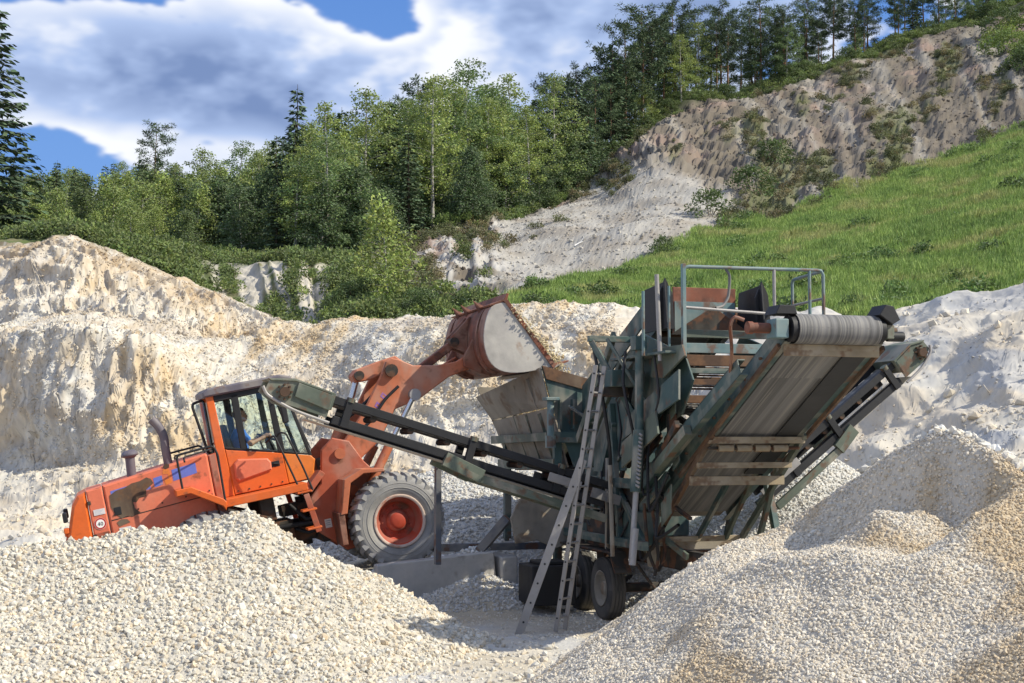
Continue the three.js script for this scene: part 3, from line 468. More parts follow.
function limb(pts, r0, r1, seg = 6) {   // tapered tube
  const curve = new THREE.CatmullRomCurve3(pts), n = Math.max(3, pts.length + 1), g = new THREE.TubeGeometry(curve, n, 1, seg), p = g.attributes.position, c = new THREE.Vector3();
  for (let j = 0; j <= n; j++) { curve.getPointAt(j / n, c); const rr = mix(r0, r1, j / n); for (let k = 0; k <= seg; k++) { const i = j * (seg + 1) + k; p.setXYZ(i, c.x + (p.getX(i) - c.x) * rr, c.y + (p.getY(i) - c.y) * rr, c.z + (p.getZ(i) - c.z) * rr); } }
  g.computeVertexNormals(); return metreUV(g);
}
const leafMat = (rough = 0.85) => new THREE.MeshPhysicalMaterial({ vertexColors: true, roughness: rough, side: THREE.DoubleSide, transmission: 0.3, thickness: 0 });
const LEAF = leafMat(1), NEEDLE = new THREE.MeshStandardMaterial({ vertexColors: true, roughness: 0.9, side: THREE.DoubleSide });
const BARK = { birch: paint([0.42, 0.40, 0.36], { rust: 0.3, dust: 0.1, fade: 0.2, rustCol: [0.06, 0.05, 0.045], seed: 41, tile: 1.5, rough: 0.9 }), pine: paint([0.19, 0.105, 0.06], { rust: 0.2, dust: 0.1, fade: 0.4, rustCol: [0.07, 0.05, 0.035], seed: 42, tile: 1.5, rough: 0.95 }), dark: paint([0.09, 0.07, 0.05], { rust: 0.1, dust: 0.1, fade: 0.4, seed: 43, tile: 1.5, rough: 0.95 }) };
const tint = (b, r, v) => { const k = 1 + (r() - 0.5) * v; return [b[0] * k * (1 + (r() - 0.5) * 0.25), b[1] * k, b[2] * k * (1 + (r() - 0.5) * 0.3)]; };

function broadleaf(seed, H, R, base, dense = 1, low = 0.16, point = 0.75) {
  const r = rng(seed), lv = new Leaves(), wood = [], lean = new THREE.Vector3((r() - 0.5) * 0.07 * H, 0, (r() - 0.5) * 0.07 * H), at2 = (h) => new THREE.Vector3(lean.x * h * h + Math.sin(h * 5 + seed) * 0.05, h * H, lean.z * h * h + Math.cos(h * 4 + seed) * 0.05);
  wood.push(limb([0, 0.2, 0.4, 0.6, 0.8, 0.97].map(at2), H * 0.0125, 0.012, 7));
  const nb = Math.round(34 * Math.sqrt(dense));
  for (let b = 0; b < nb; b++) {
    const h = low + (0.96 - low) * (b + r() * 0.8) / nb, q = (h - low) / (1 - low), w = R * Math.sin(Math.PI * Math.min(0.97, 0.16 + 0.84 * q ** point)) * (0.72 + r() * 0.5) + 0.12;
    const ang = b * 2.4 + r() * 0.8, o = at2(h), rise = 0.45 + 0.3 * q, pts = [];
    for (let k = 0; k <= 4; k++) { const f = k / 4; pts.push(new THREE.Vector3(o.x + Math.cos(ang + f * 0.4) * w * f, o.y + w * rise * f - w * 0.42 * f * f, o.z + Math.sin(ang + f * 0.4) * w * f)); }
    if (w > 0.5) wood.push(limb(pts, 0.012 + 0.018 * (1 - q), 0.006, 4));
    const br = 0.8 + 0.4 * r(), nc = Math.max(3, Math.round(w * 3.2 * dense));
    for (let c = 0; c < nc; c++) {
      const f = Math.min(0.999, 0.25 + 0.78 * (c + r()) / nc) * 4, i = Math.floor(f), P = pts[i].clone().lerp(pts[i + 1], f - i), cr2 = 0.16 + 0.24 * r(), nl = Math.round(27 * dense);
      P.add(rdir(r).multiplyScalar(0.22));
      const cb = br * (0.82 + 0.36 * r());
      for (let l = 0; l < nl; l++) { const d = rdir(r), L = P.clone().addScaledVector(d, cr2 * Math.cbrt(r()) * 1.5); L.y -= r() * 0.25; lv.leaf(L, rdir(r, -0.45), rdir(r), 0.12 + r() * 0.12, 0.075 + r() * 0.065, tint(base.map((v) => v * cb), r, 0.4)); }
    }
  }
  return { crown: lv.build(), trunk: join(wood) };
}
function spruce(seed, H, R, base, dense = 1) {
  const r = rng(seed), lv = new Leaves(), wood = [limb([V([0, 0, 0]), V([0.03, H * 0.4, 0.02]), V([0, H * 0.75, 0]), V([0, H * 0.99, 0])], H * 0.014, 0.012, 7)], nw = Math.round(H * 2.1);
  for (let w = 0; w < nw; w++) {
    const q = w / nw, y = H * (0.1 + 0.89 * q), rad = R * (1 - q) ** 0.82 * (0.85 + 0.3 * r()) + 0.1, nbr = Math.round(6 + 3 * (1 - q));
    for (let b = 0; b < nbr; b++) {
      const a = b / nbr * 6.283 + w * 0.9 + r() * 0.5, L = rad * (0.75 + 0.4 * r()), droop = 0.16 + 0.4 * (1 - q) * r(), yy = y + (r() - 0.5) * 0.3, at2 = (f) => new THREE.Vector3(Math.cos(a) * L * f, yy + L * (0.12 * f - droop * f * f + 0.22 * f ** 4), Math.sin(a) * L * f), bb = 0.75 + 0.5 * r();
      if (L > 0.5) wood.push(limb([at2(0), at2(0.5), at2(0.95)], 0.018, 0.005, 3));
      const n = Math.max(4, Math.round(L * 11 * dense));
      for (let k = 0; k < n; k++) { const f = 0.12 + 0.9 * (k + r()) / n, P = at2(f), side = (r() < 0.5 ? -1 : 1) * (0.3 + r()), d = new THREE.Vector3(Math.cos(a + side * 0.9), -0.28 - 0.35 * r(), Math.sin(a + side * 0.9)).normalize(); lv.leaf(P, d, rdir(r, 1.2), (0.3 + 0.34 * r()) * (1.15 - 0.45 * f), 0.13 + 0.09 * r(), tint(base.map((v) => v * bb * (f > 0.8 ? 1.35 : 1)), r, 0.35)); }
    }
  }
  return { crown: lv.build(), trunk: join(wood) };
}
function pine(seed, H, R, base, low = 0.34, dense = 1) {
  const r = rng(seed), lv = new Leaves(), sway = (h) => new THREE.Vector3(Math.sin(h * 4 + seed) * 0.14 * h, h * H, Math.cos(h * 3 + seed * 2) * 0.14 * h), wood = [limb([0, 0.25, 0.5, 0.75, 0.98].map(sway), H * 0.013, 0.02, 7)];
  const nb = Math.round(30 * dense);
  for (let b = 0; b < nb; b++) {
    const h = low + (0.99 - low) * (b + 0.5 * r()) / nb, q = (h - low) / (1 - low), w = R * (0.35 + 0.75 * Math.sin(Math.PI * (0.18 + 0.72 * q))) * (0.55 + 0.65 * r()), a = b * 2.4 + r(), o = sway(h), at2 = (f) => new THREE.Vector3(o.x + Math.cos(a) * w * f, o.y + w * (0.08 + 0.4 * q) * f + 0.12 * f * f, o.z + Math.sin(a) * w * f), bb = 0.7 + 0.6 * r();
    wood.push(limb([at2(0), at2(0.5), at2(0.95)], 0.028, 0.01, 4));
    const nc = Math.max(2, Math.round(w * 3.4));
    for (let c = 0; c < nc; c++) {
      const P = at2(0.35 + 0.68 * (c + r()) / nc).add(new THREE.Vector3((r() - 0.5) * 0.5, (r() - 0.3) * 0.3, (r() - 0.5) * 0.5)), cr2 = 0.2 + 0.2 * r(), cb = bb * (0.8 + 0.4 * r());
      for (let l = 0; l < 30; l++) { const d = rdir(r, 0.35), S = P.clone().addScaledVector(d, cr2 * r() * 1.2); S.y -= Math.abs(d.y) * 0.05; lv.leaf(S, d, rdir(r), 0.24 + 0.18 * r(), 0.055 + 0.045 * r(), tint(base.map((v) => v * cb), r, 0.4)); }
    }
  }
  return { crown: lv.build(), trunk: join(wood) };
}
function shrub(seed, H, R, base, n = 56) {
  const r = rng(seed), lv = new Leaves(), wood = [];
  for (let b = 0; b < n; b++) {
    const d = rdir(r, 0.55), e = new THREE.Vector3(d.x * R, Math.abs(d.y) * H, d.z * R).multiplyScalar(0.45 + 0.55 * Math.cbrt(r())), bb = 0.75 + 0.5 * r();
    if (b < 9) wood.push(limb([V([d.x * 0.08, -0.05, d.z * 0.08]), e.clone().multiplyScalar(0.5), e], 0.018, 0.005, 4));
    for (let l = 0; l < 26; l++) lv.leaf(e.clone().addScaledVector(rdir(r), 0.26 * Math.cbrt(r())), rdir(r, 0.2), rdir(r), 0.09 + r() * 0.085, 0.055 + r() * 0.05, tint(base.map((v) => v * bb), r, 0.4));
  }
  return { crown: lv.build(), trunk: join(wood) };
}
const G_BIRCH = [0.25, 0.315, 0.085], G_YOUNG = [0.285, 0.35, 0.085], G_ASH = [0.17, 0.25, 0.08], G_SPRUCE = [0.062, 0.098, 0.05], G_PINE = [0.088, 0.13, 0.058], G_BUSH = [0.17, 0.24, 0.05], G_LARCH = [0.12, 0.165, 0.05];
const PROTO = {
  birch: [broadleaf(1, 12, 2.5, G_BIRCH, 1.1), broadleaf(2, 12, 2.2, G_YOUNG, 1.0, 0.2, 0.65), broadleaf(3, 12, 2.9, G_ASH, 1.1, 0.12, 0.85)],
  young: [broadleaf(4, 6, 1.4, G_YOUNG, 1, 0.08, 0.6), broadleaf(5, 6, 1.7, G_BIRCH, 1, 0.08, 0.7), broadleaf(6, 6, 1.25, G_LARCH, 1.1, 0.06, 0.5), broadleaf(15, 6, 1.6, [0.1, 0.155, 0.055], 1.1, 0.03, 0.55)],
  spruce: [spruce(7, 11, 2.0, G_SPRUCE), spruce(8, 11, 1.6, [0.075, 0.115, 0.055])],
  pine: [pine(9, 13, 2.3, G_PINE, 0.22), pine(10, 13, 2.2, [0.1, 0.145, 0.06], 0.12), pine(11, 13, 2.7, [0.066, 0.098, 0.048], 0.4)],
  bush: [shrub(12, 1.3, 1.3, G_BUSH), shrub(13, 1.7, 1.2, [0.10, 0.15, 0.04]), shrub(14, 1.0, 1.5, [0.22, 0.285, 0.06])],
};
function plantProto(kind, k) {
  const q = PROTO[kind][k], o = new THREE.Group(), woodMat = kind === 'pine' ? BARK.pine : kind === 'birch' || kind === 'young' ? BARK.birch : BARK.dark;
  mesh('trunk', q.trunk, woodMat, o); mesh('crown', q.crown, kind === 'spruce' || kind === 'pine' ? NEEDLE : LEAF, o); return o;
}
const PG = Object.fromEntries(Object.entries(PROTO).map(([k, v]) => [k, v.map((_, i) => plantProto(k, i))]));
const HGT = { birch: 12, young: 6, spruce: 11, pine: 13, bush: 1.4 };
const KIND = {
  birch: ['birch_tree', 'tree', 'birches and other broadleaf trees of the wood'], young: ['young_tree', 'tree', 'young trees along the wood edge'], spruce: ['spruce_tree', 'tree', 'spruces standing in the wood'],
  pine: ['pine_tree', 'tree', 'pines on the hill crest'], bush: ['bush', 'bush', 'bushes below the wood'],
};
function plant(kind, k, s, t, h, r, label, group) {
  const o = PG[kind][k].clone(), P = surf(s, t), f = h / HGT[kind]; o.name = numbered(KIND[kind][0]); scene.add(o);
  o.position.set(P.x, P.y - 0.15, P.z); o.rotation.set((r() - 0.5) * 0.06, r() * 6.283, (r() - 0.5) * 0.06); const w = f * (kind === 'birch' || kind === 'young' ? 1.1 + r() * 0.35 : 0.95 + r() * 0.3); o.scale.set(w, f, w);
  return tag(o, label, KIND[kind][1], group ?? KIND[kind][2]);
}
{
  const r = rng(777);
  const hAt = (s) => { const T = [[0, 5.4], [2, 5.2], [4, 6.0], [5, 7.2], [6, 9.2], [7, 10.8], [8, 11.4], [9, 9.8], [10, 10.2], [11, 9.8], [12, 8.4], [13, 7.2], [14, 6.4], [17, 6]]; for (let i = 0; i < T.length - 1; i++) if (s <= T[i + 1][0]) return mix(T[i][1], T[i + 1][1], (s - T[i][0]) / (T[i + 1][0] - T[i][0])); return 12; };
  const rows = [[7.55, 0.5, 7.3, 0.42, 0.55], [8.05, 0.4, 8.6, 0.36, 0.8], [8.35, 9.6, 16.2, 0.3, 0.72], [8.5, 0.6, 16.2, 0.25, 1], [9.05, 0.7, 16.2, 0.25, 1.02], [9.5, 0.8, 15.8, 0.36, 1.0], [9.9, 1.0, 15.4, 0.42, 1.05]];
  for (const [t0, s0, s1, ds, hf] of rows) for (let s = s0; s < s1; s += ds * (0.75 + 0.5 * r()) * (s > 11.2 ? 1.35 : 1)) {
    if (s > 4.8 && t0 < 7.7 || s > 5.0 && t0 < 8.3 && r() < 0.45) continue;
    const t = t0 + (r() - 0.5) * 0.36, u = r(), H = hAt(s) * hf * (0.8 + 0.28 * r());
    if (s > 8.7 && s < 10.2 && t < 8.3) continue;
    if (s < 5.4) { if (t0 < 8.3 || u < 0.62) plant('young', Math.floor(r() * 3), s, t, Math.min(7.5, H * 0.9), r, t0 < 7.7 ? 'young leafy tree at the front edge of the wood above the tan quarry face' : 'young light green tree in the low wood above the tan quarry face', 'young trees above the tan quarry face'); else if (u < 0.8) plant('spruce', Math.floor(r() * 2), s, t, H * 0.95, r, 'small dark spruce rising out of the low wood above the tan quarry face', 'small spruces in the low wood'); else plant('birch', Math.floor(r() * 3), s, t, H, r, 'leafy green tree in the low wood above the tan quarry face', 'leafy trees of the low wood'); }
    else if (s < 9.4) { if (u < 0.74) plant('birch', Math.floor(r() * 3), s, t, H, r, 'tall birch with light green crown in the wood behind the bushes', 'tall birches behind the bushes'); else if (u < 0.9) plant('spruce', Math.floor(r() * 2), s, t, H * 0.92, r, 'dark spruce standing among the tall birches', 'spruces among the tall birches'); else plant('pine', Math.floor(r() * 3), s, t, H * 1.02, r, 'dark pine standing among the tall birches', 'pines among the tall birches'); }
    else if (u < 0.74) plant('pine', Math.floor(r() * 3), s, t, H * 1.05, r, 'dark pine with bare lower trunk on the crest above the bare slope', 'pines on the crest above the bare slope'); else if (u < 0.86) plant('spruce', Math.floor(r() * 2), s, t, H, r, 'dark spruce on the crest above the bare slope', 'spruces on the crest'); else plant('birch', Math.floor(r() * 3), s, t, H * 0.75, r, 'light green broadleaf tree among the pines on the crest', 'broadleaf trees on the crest');
  }
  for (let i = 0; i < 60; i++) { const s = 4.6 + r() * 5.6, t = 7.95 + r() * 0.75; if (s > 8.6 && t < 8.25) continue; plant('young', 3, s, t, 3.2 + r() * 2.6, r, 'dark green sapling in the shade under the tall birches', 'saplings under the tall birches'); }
  // the tall spruce at the left and the single old pine above the young trees
  plant('spruce', 0, 1.9, 6.5, 12.4, r, 'tall dark spruce with drooping boughs standing clear of the young wood', null).userData.group = undefined;
  plant('pine', 0, 4.05, 8.75, 7.8, r, 'broad dark pine whose round crown tops the young wood', null).userData.group = undefined;
  plant('spruce', 1, 6.1, 8.7, 11.6, r, 'pointed dark spruce whose tip stands above the birches', null).userData.group = undefined;
  plant('young', 0, 7.42, 6.3, 4.8, r, 'bright green young birch standing alone among the bushes on the rim', null).userData.group = undefined;
  plant('birch', 1, 11.15, 8.12, 6.5, r, 'bright yellow-green birch at the edge of the pines above the pale cliff', null).userData.group = undefined;
  plant('birch', 2, 12.3, 8.15, 5.5, r, 'small bright green birch on the crest near the top of the bare slope', null).userData.group = undefined;
  // bushes
  for (let i = 0; i < 46; i++) { const s = 6.8 + r() * 1.1, t = 5.95 + r() * 0.95; plant('bush', Math.floor(r() * 3), s, t, 0.5 + r() * 0.65, r, 'bright green bush in the thicket on the rim below the birches', 'bushes of the thicket on the rim'); }
  for (let i = 0; i < 40; i++) { const s = 0.8 + r() * 6.2, t = (s > 4.5 ? 7.25 : 6.2) + r() * 0.9; plant('bush', Math.floor(r() * 3), s, t, 0.45 + r() * 0.6, r, 'bush along the front edge of the young wood', 'bushes along the wood edge'); }
  for (let i = 0; i < 26; i++) { const s = 8.0 + r() * 2.2, t = 7.9 + r() * 0.45; plant('bush', Math.floor(r() * 3), s, t, 0.5 + r() * 0.6, r, 'bush at the foot of the trees above the white scree', 'bushes above the white scree'); }
  for (let i = 0; i < 34; i++) { const s = 10 + r() * 6, t = 8.08 + r() * 0.25; plant('bush', 1, s, t, 0.6 + r() * 0.8, r, 'low bush on the crest below the pines', 'bushes under the pines'); }
  for (let i = 0; i < 15; i++) { const s = 14.7 + r() * 0.9, t = 7.3 + r() * 0.5; plant('bush', i % 3, s, t, 1.2 + r() * 1.1, r, 'dark bush on the bare slope above the top of the grass', 'bushes above the grass slope'); }
  for (const [s, t, h] of [[11.45, 7.12, 1.4], [10.9, 6.98, 0.9], [11.9, 7.2, 1.7], [12.15, 7.35, 1.5]]) plant('bush', 1, s, t, h, r, 'lone bush at the foot of the bare slope', 'bushes at the foot of the bare slope');
}
// grass and ground cover
function tuft(seed, n, H, spread, W) { const r = rng(seed), lv = new Leaves(); for (let i = 0; i < n; i++) { const a = r() * 6.283, d = new THREE.Vector3(Math.cos(a) * spread * r(), 1, Math.sin(a) * spread * r()).normalize(), k = 0.75 + 0.5 * r(); lv.leaf(new THREE.Vector3((r() - 0.5) * spread, -0.05, (r() - 0.5) * spread), d, rdir(r), H * (0.6 + 0.6 * r()), W, [k, k, k * 0.95]); } return lv.build(); }
const grassMat = new THREE.MeshPhysicalMaterial({ vertexColors: true, roughness: 0.9, side: THREE.DoubleSide, transmission: 0.25, thickness: 0 });
{
  const o = thing('meadow_grass', 'tall green grass covering the slope behind the screening machine', 'grass'); o.userData.kind = 'stuff';
  const T = [tuft(51, 9, 0.5, 0.5, 0.05), tuft(52, 9, 0.6, 0.55, 0.045), tuft(53, 8, 0.42, 0.6, 0.06)];
  scatter('grass_tufts', o, 110000, 606, (r) => { const s = 8.8 + r() * 7.2, t = 5.62 + 1.42 * Math.sqrt(r()); if (r() > grassy(s, t)) return null; const P = surf(s, t), n = fbm(P.x * 0.3, P.y * 0.3, P.z * 0.3, 3), w = fbm(P.x * 0.9, 4, P.z * 0.9, 3); return { p: [P.x, P.y, P.z], s: 0.38 + r() * 0.35 + Math.max(0, w - 0.12) * 1.0, e: [(r() - 0.5) * 0.3, r() * 6.28, (r() - 0.5) * 0.3], c: tone(mix3([0.28, 0.385, 0.095], n > 0.1 ? [0.37, 0.39, 0.14] : [0.21, 0.31, 0.075], sstep(0.02, 0.3, Math.abs(n)) + Math.max(0, w) * 0.4), r, 0.25) }; }, T, grassMat);
}
{
  const o = thing('ground_cover', 'low herbs and scrub spread over the slopes and the forest floor', 'undergrowth'); o.userData.kind = 'stuff';
  const C = [shrub(61, 0.5, 0.5, [1, 1, 1], 12).crown, shrub(62, 0.4, 0.6, [1, 1, 1], 11).crown];
  scatter('herb_clumps', o, 13000, 707, (r) => {
    const u = r(); let s, t, c = [0.16, 0.21, 0.055];
    if (u < 0.45) { s = 0.6 + r() * 8.0; t = 5.75 + r() * 2.6; if (s > 7.0 && s < 9.1 && t > 6.5 && t < 7.85 && fbm(s * 4, t * 5, 1.7, 3) < 0.12) return null; if (s > 4.6 && s < 6.75 && t > 5.5 && t < 7.1 && (N3(s * 6.5 + t, t * 0.8, 1.2) > -0.2 || r() < 0.7)) return null; if (t > 7.5) return null; if (s > 7.4 && t > 6.9 && r() < 0.7) return null; }
    else if (u < 0.75) { s = 7.4 + r() * 8.4; t = 6.95 + r() * 1.05; const herb = fbm(s * 2.6, t * 3.2, 5.5, 4) + (s < 9.2 ? 0.1 : -0.02) + 0.25 * sstep(11.3, 11.9, s) * (1 - sstep(12.4, 13, s)) * (1 - sstep(7.5, 7.8, t)); if (herb < 0.02 + r() * 0.16) return null; if (s > 8.6 && s < 11.4 && t < 7.55) return null; c = r() < 0.4 ? [0.2, 0.17, 0.08] : [0.13, 0.145, 0.05]; }
    else if (u < 0.9) { s = 8 + r() * 8; t = 8.0 + r() * 0.9; }
    else { s = 9 + r() * 6.5; t = 5.8 + r() * 1.2; c = [0.085, 0.145, 0.035]; if (fbm(s * 3, t * 5, 2, 3) < 0.2) return null; c = [0.13, 0.2, 0.05]; }
    const P = surf(s, t); return { p: [P.x, P.y - 0.03, P.z], s: (u > 0.45 && u < 0.75 ? 0.3 : 0.55) + r() * 0.7, e: [0, r() * 6.28, 0], c: tone(c, r, 0.35) };
  }, C, LEAF);
}

// ---------------------------------------------------------------- wheel loader, nose up on the ramp, bucket raised over the hopper
function canvasTex(w, h, draw) { const c = document.createElement('canvas'); c.width = w; c.height = h; const g = c.getContext('2d'); draw(g, w, h); const t = new THREE.CanvasTexture(c); t.colorSpace = THREE.SRGBColorSpace; return t; }
function decal(w, h, x, y, z, tex, turn = 0) { const g = new THREE.PlaneGeometry(w, h); g.rotateZ(turn); g.translate(x, y, z); return [g, new THREE.MeshStandardMaterial({ map: tex, roughness: 0.6 })]; }
{
  const L = thing('wheel_loader', 'weathered orange wheel loader tipping its raised bucket into the hopper', 'wheel loader');
  const [lx, , lz] = site(-1.246, 0, -3.56); L.position.set(lx, 0.693, lz); L.rotation.order = 'YXZ'; L.rotation.y = TH; L.rotation.z = 0.2007;
  // wheels
  const R = 0.875, tyreG = (() => {
    const w = 0.33, prof = [[0.44, -0.25], [0.5, -0.3], [0.62, -w], [0.72, -w - 0.005], [0.79, -0.3], [0.815, -0.25], [0.82, 0], [0.815, 0.25], [0.79, 0.3], [0.72, w + 0.005], [0.62, w], [0.56, 0.325], [0.545, 0.31], [0.5, 0.3], [0.44, 0.25]];
    const parts = [metreUV(lathe(prof, 48))];
    for (let k = 0; k < 26; k++) for (const s of [-1, 1]) { const a = (k + (s > 0 ? 0.5 : 0)) / 26 * Math.PI * 2; const g = new THREE.BoxGeometry(0.085, 0.09, 0.3, 1, 1, 2), p = g.attributes.position; for (let i = 0; i < p.count; i++) { const f = (p.getZ(i) / 0.3 + 0.5) * (s > 0 ? 1 : 1), out = s > 0 ? f : 1 - f; p.setX(i, p.getX(i) * (0.85 + 0.35 * out)); p.setY(i, p.getY(i) * 1 - out ** 2 * 0.065); } g.rotateX(0); g.rotateY(s * 0.32); g.translate(0, R - 0.042, s * 0.185); g.rotateZ(a); g.computeVertexNormals(); parts.push(metreUV(g)); }
    for (const s of [-1, 1]) for (const rr of [0.6, 0.68]) { const g = new THREE.TorusGeometry(rr, 0.008, 5, 48); g.translate(0, 0, s * 0.331); parts.push(metreUV(g)); }
    return join(parts);
  })();
  const rimG = metreUV(lathe([[0.465, 0.23], [0.47, 0.285], [0.455, 0.3], [0.43, 0.295], [0.405, 0.27], [0.395, 0.2], [0.34, 0.06], [0.3, 0.03], [0.2, 0.03], [0.16, 0.07]].map(([a, b]) => [a, b]), 40));
  const ringG = metreUV(lathe([[0.478, 0.25], [0.482, 0.3], [0.468, 0.318], [0.43, 0.304], [0.425, 0.29]], 40));
  const hubG = join([metreUV(lathe([[0.2, 0.03], [0.19, 0.11], [0.15, 0.16], [0.1, 0.185], [0.001, 0.19]], 24)), ...Array.from({ length: 12 }, (_, k) => { const g = new THREE.CylinderGeometry(0.022, 0.024, 0.05, 6); g.rotateX(Math.PI / 2); g.translate(Math.cos(k / 12 * 6.283) * 0.26, Math.sin(k / 12 * 6.283) * 0.26, 0.05); return metreUV(g); })]);
  const wheelRed = paint([0.42, 0.05, 0.018], { rust: 0.25, dust: 0.3, seed: 33, rough: 0.6 }), rimDust = paint([0.55, 0.42, 0.34], { rust: 0.3, dust: 0.6, seed: 34, rough: 0.8, rustCol: [0.4, 0.13, 0.07], dustCol: [0.62, 0.57, 0.5] });
  for (const x of [0, -3.3]) for (const s of [1, -1]) { const w = grp('wheel', L); w.position.set(x, R, s * 1.02); if (s < 0) w.rotation.y = Math.PI; w.rotation.z = x ? 0.7 : 0; mesh('tyre', tyreG, M.tyre, w); mesh('rim', rimG, wheelRed, w); mesh('rim_ring', ringG, rimDust, w); mesh('hub', hubG, wheelRed, w); }
  mesh('axle', [rod([0, R, -0.8], [0, R, 0.8], 0.16), rod([-3.3, R, -0.8], [-3.3, R, 0.8], 0.16)], M.grime, L);
  // rear frame and engine hood
  mesh('rear_frame', [cube(-5.3, -1.75, 0.75, 1.25, -0.42, 0.42, 0.03), cube(-1.9, -1.35, 0.8, 1.05, -0.25, 0.25), cube(-1.9, -1.35, 1.3, 1.5, -0.25, 0.25), rod([-1.5, 0.7, 0], [-1.5, 1.6, 0], 0.09)], M.grime, L);
  const side = (pts, z0, z1, m, name, bev = 0.04) => mesh(name, plate(pts, z0, z1, bev), m, L);
  side([[-5.58, 1.05], [-5.64, 1.5], [-5.6, 1.85], [-5.46, 2.3], [-5.34, 2.46], [-5.2, 2.51], [-5.205, 1.05]], -0.9, 0.9, M.orange, 'counterweight', 0.05);
  side([[-5.19, 1.05], [-5.19, 2.515], [-4.915, 2.54], [-4.9, 1.05]], -0.895, 0.895, M.salmon, 'rear_panel', 0.025);
  side([[-4.885, 1.05], [-4.9, 2.545], [-3.09, 2.745], [-3.07, 2.7], [-3.07, 1.05]], -0.9, 0.9, M.salmon, 'engine_hood', 0.03);
  mesh('hood_seam_rail', [beam([-4.86, 1.93, 0.9], [-3.1, 2.02, 0.9], 0.018, 0.012), beam([-4.86, 1.93, -0.9], [-3.1, 2.02, -0.9], 0.018, 0.012)], M.grime, L);
  for (const [x, y] of [[-5.17, 2.3], [-5.17, 1.72]]) mesh('hinge', cube(x - 0.03, x + 0.03, y - 0.035, y + 0.035, 0.88, 0.915), M.grime, L);
  mesh('rear_light', cube(-5.64, -5.56, 2.05, 2.22, 0.6, 0.86, 0.02), M.black, L); mesh('rear_light', cube(-5.64, -5.56, 2.05, 2.22, -0.86, -0.6, 0.02), M.black, L);
  for (let k = 0; k < 6; k++) mesh('grille_bar', cube(-5.66, -5.6, 1.3 + k * 0.1, 1.35 + k * 0.1, -0.6, 0.6), M.orange, L);
  for (let k = 0; k < 4; k++) mesh('bumper_block', cube(-5.66, -5.57, 1.2 + k * 0.22, 1.3 + k * 0.22, 0.7, 0.88, 0.02), M.orange, L);
  mesh('louvre_panel', cube(-5.16, -4.92, 1.7, 1.77, 0.885, 0.91), M.red, L);
  { // markings on the hood side: blue lettering panels, the bare rusty patch that eats into them, the speed disc and two papers
    const blue = (pts) => mesh('blue_sticker', plate(pts, 0.9, 0.9035, 0), M.blueSticker, L);
    blue([[-4.79, 2.43], [-4.8, 2.27], [-4.12, 2.33], [-4.11, 2.5]]); blue([[-4.05, 2.34], [-4.05, 2.5], [-3.9, 2.52], [-3.9, 2.36]]); blue([[-3.72, 2.38], [-3.72, 2.58], [-3.3, 2.62], [-3.3, 2.44]]);
    mesh('orange_sticker', plate([[-3.86, 2.34], [-3.87, 2.43], [-3.79, 2.44], [-3.79, 2.52], [-3.88, 2.54], [-3.86, 2.62], [-3.76, 2.6], [-3.75, 2.36]], 0.9, 0.904, 0), M.yellowOrange, L);
    mesh('rust_patch', plate([[-4.82, 2.36], [-4.7, 2.42], [-4.55, 2.44], [-4.42, 2.49], [-4.28, 2.5], [-4.16, 2.54], [-4.09, 2.5], [-4.06, 2.42], [-4.12, 2.38], [-4.2, 2.33], [-4.22, 2.22], [-4.33, 2.22], [-4.4, 2.15], [-4.45, 2.17], [-4.44, 2.05], [-4.36, 1.97], [-4.5, 1.92], [-4.6, 1.96], [-4.68, 1.93], [-4.78, 2.02], [-4.83, 2.16]], 0.9, 0.907, 0), M.rust, L);
    mesh('rust_patch', plate([[-3.86, 2.66], [-3.8, 2.71], [-3.74, 2.68], [-3.75, 2.63], [-3.82, 2.61]], 0.9, 0.907, 0), M.rust, L);
    mesh('rust_patch', plate([[-4.78, 1.88], [-4.7, 1.92], [-4.6, 1.9], [-4.56, 1.84], [-4.66, 1.82], [-4.75, 1.8]], 0.9, 0.907, 0), M.rust, L);
    mesh('latch', cube(-4.79, -4.67, 2.0, 2.14, 0.895, 0.915), M.black, L);
    const sp = canvasTex(128, 128, (g) => { g.fillStyle = '#f3efe6'; g.fillRect(0, 0, 128, 128); g.fillStyle = '#b3231c'; g.beginPath(); g.arc(64, 64, 62, 0, 7); g.fill(); g.fillStyle = '#f3efe6'; g.beginPath(); g.arc(64, 64, 46, 0, 7); g.fill(); g.fillStyle = '#151515'; g.font = 'bold 56px sans-serif'; g.textAlign = 'center'; g.textBaseline = 'middle'; g.fillText('40', 64, 67); });
    const g = new THREE.CircleGeometry(0.1, 28); g.rotateZ(-0.05); g.translate(-5.05, 1.92, 0.906); mesh('speed_disc', g, new THREE.MeshStandardMaterial({ map: sp, roughness: 0.6 }), L);
    const paper = canvasTex(128, 96, (q) => { q.fillStyle = '#d9d3cd'; q.fillRect(0, 0, 128, 96); q.fillStyle = '#a7aab4'; for (let i = 0; i < 6; i++) q.fillRect(10, 10 + i * 14, 60 + (i * 37) % 48, 5); });
    let [a, b] = decal(0.19, 0.1, -5.03, 2.12, 0.9065, paper); mesh('paper_notice', a, b, L); [a, b] = decal(0.2, 0.17, -4.66, 1.69, 0.9075, paper); mesh('paper_notice', a, b, L);
  }
  for (const [x0, x1, y] of [[-4.8, -3.15, 1.96], [-2.65, -1.85, 1.97]]) for (let k = 0; k < 5; k++) { const x = mix(x0, x1, k / 4); mesh('bolt', rod([x, y + (x0 < -3 ? 0.05 + k * 0.02 : 0), x0 < -3 ? 0.9 : 0.78], [x, y + (x0 < -3 ? 0.05 + k * 0.02 : 0), x0 < -3 ? 0.915 : 0.795], 0.016, 0.014, 6), M.grime, L); }
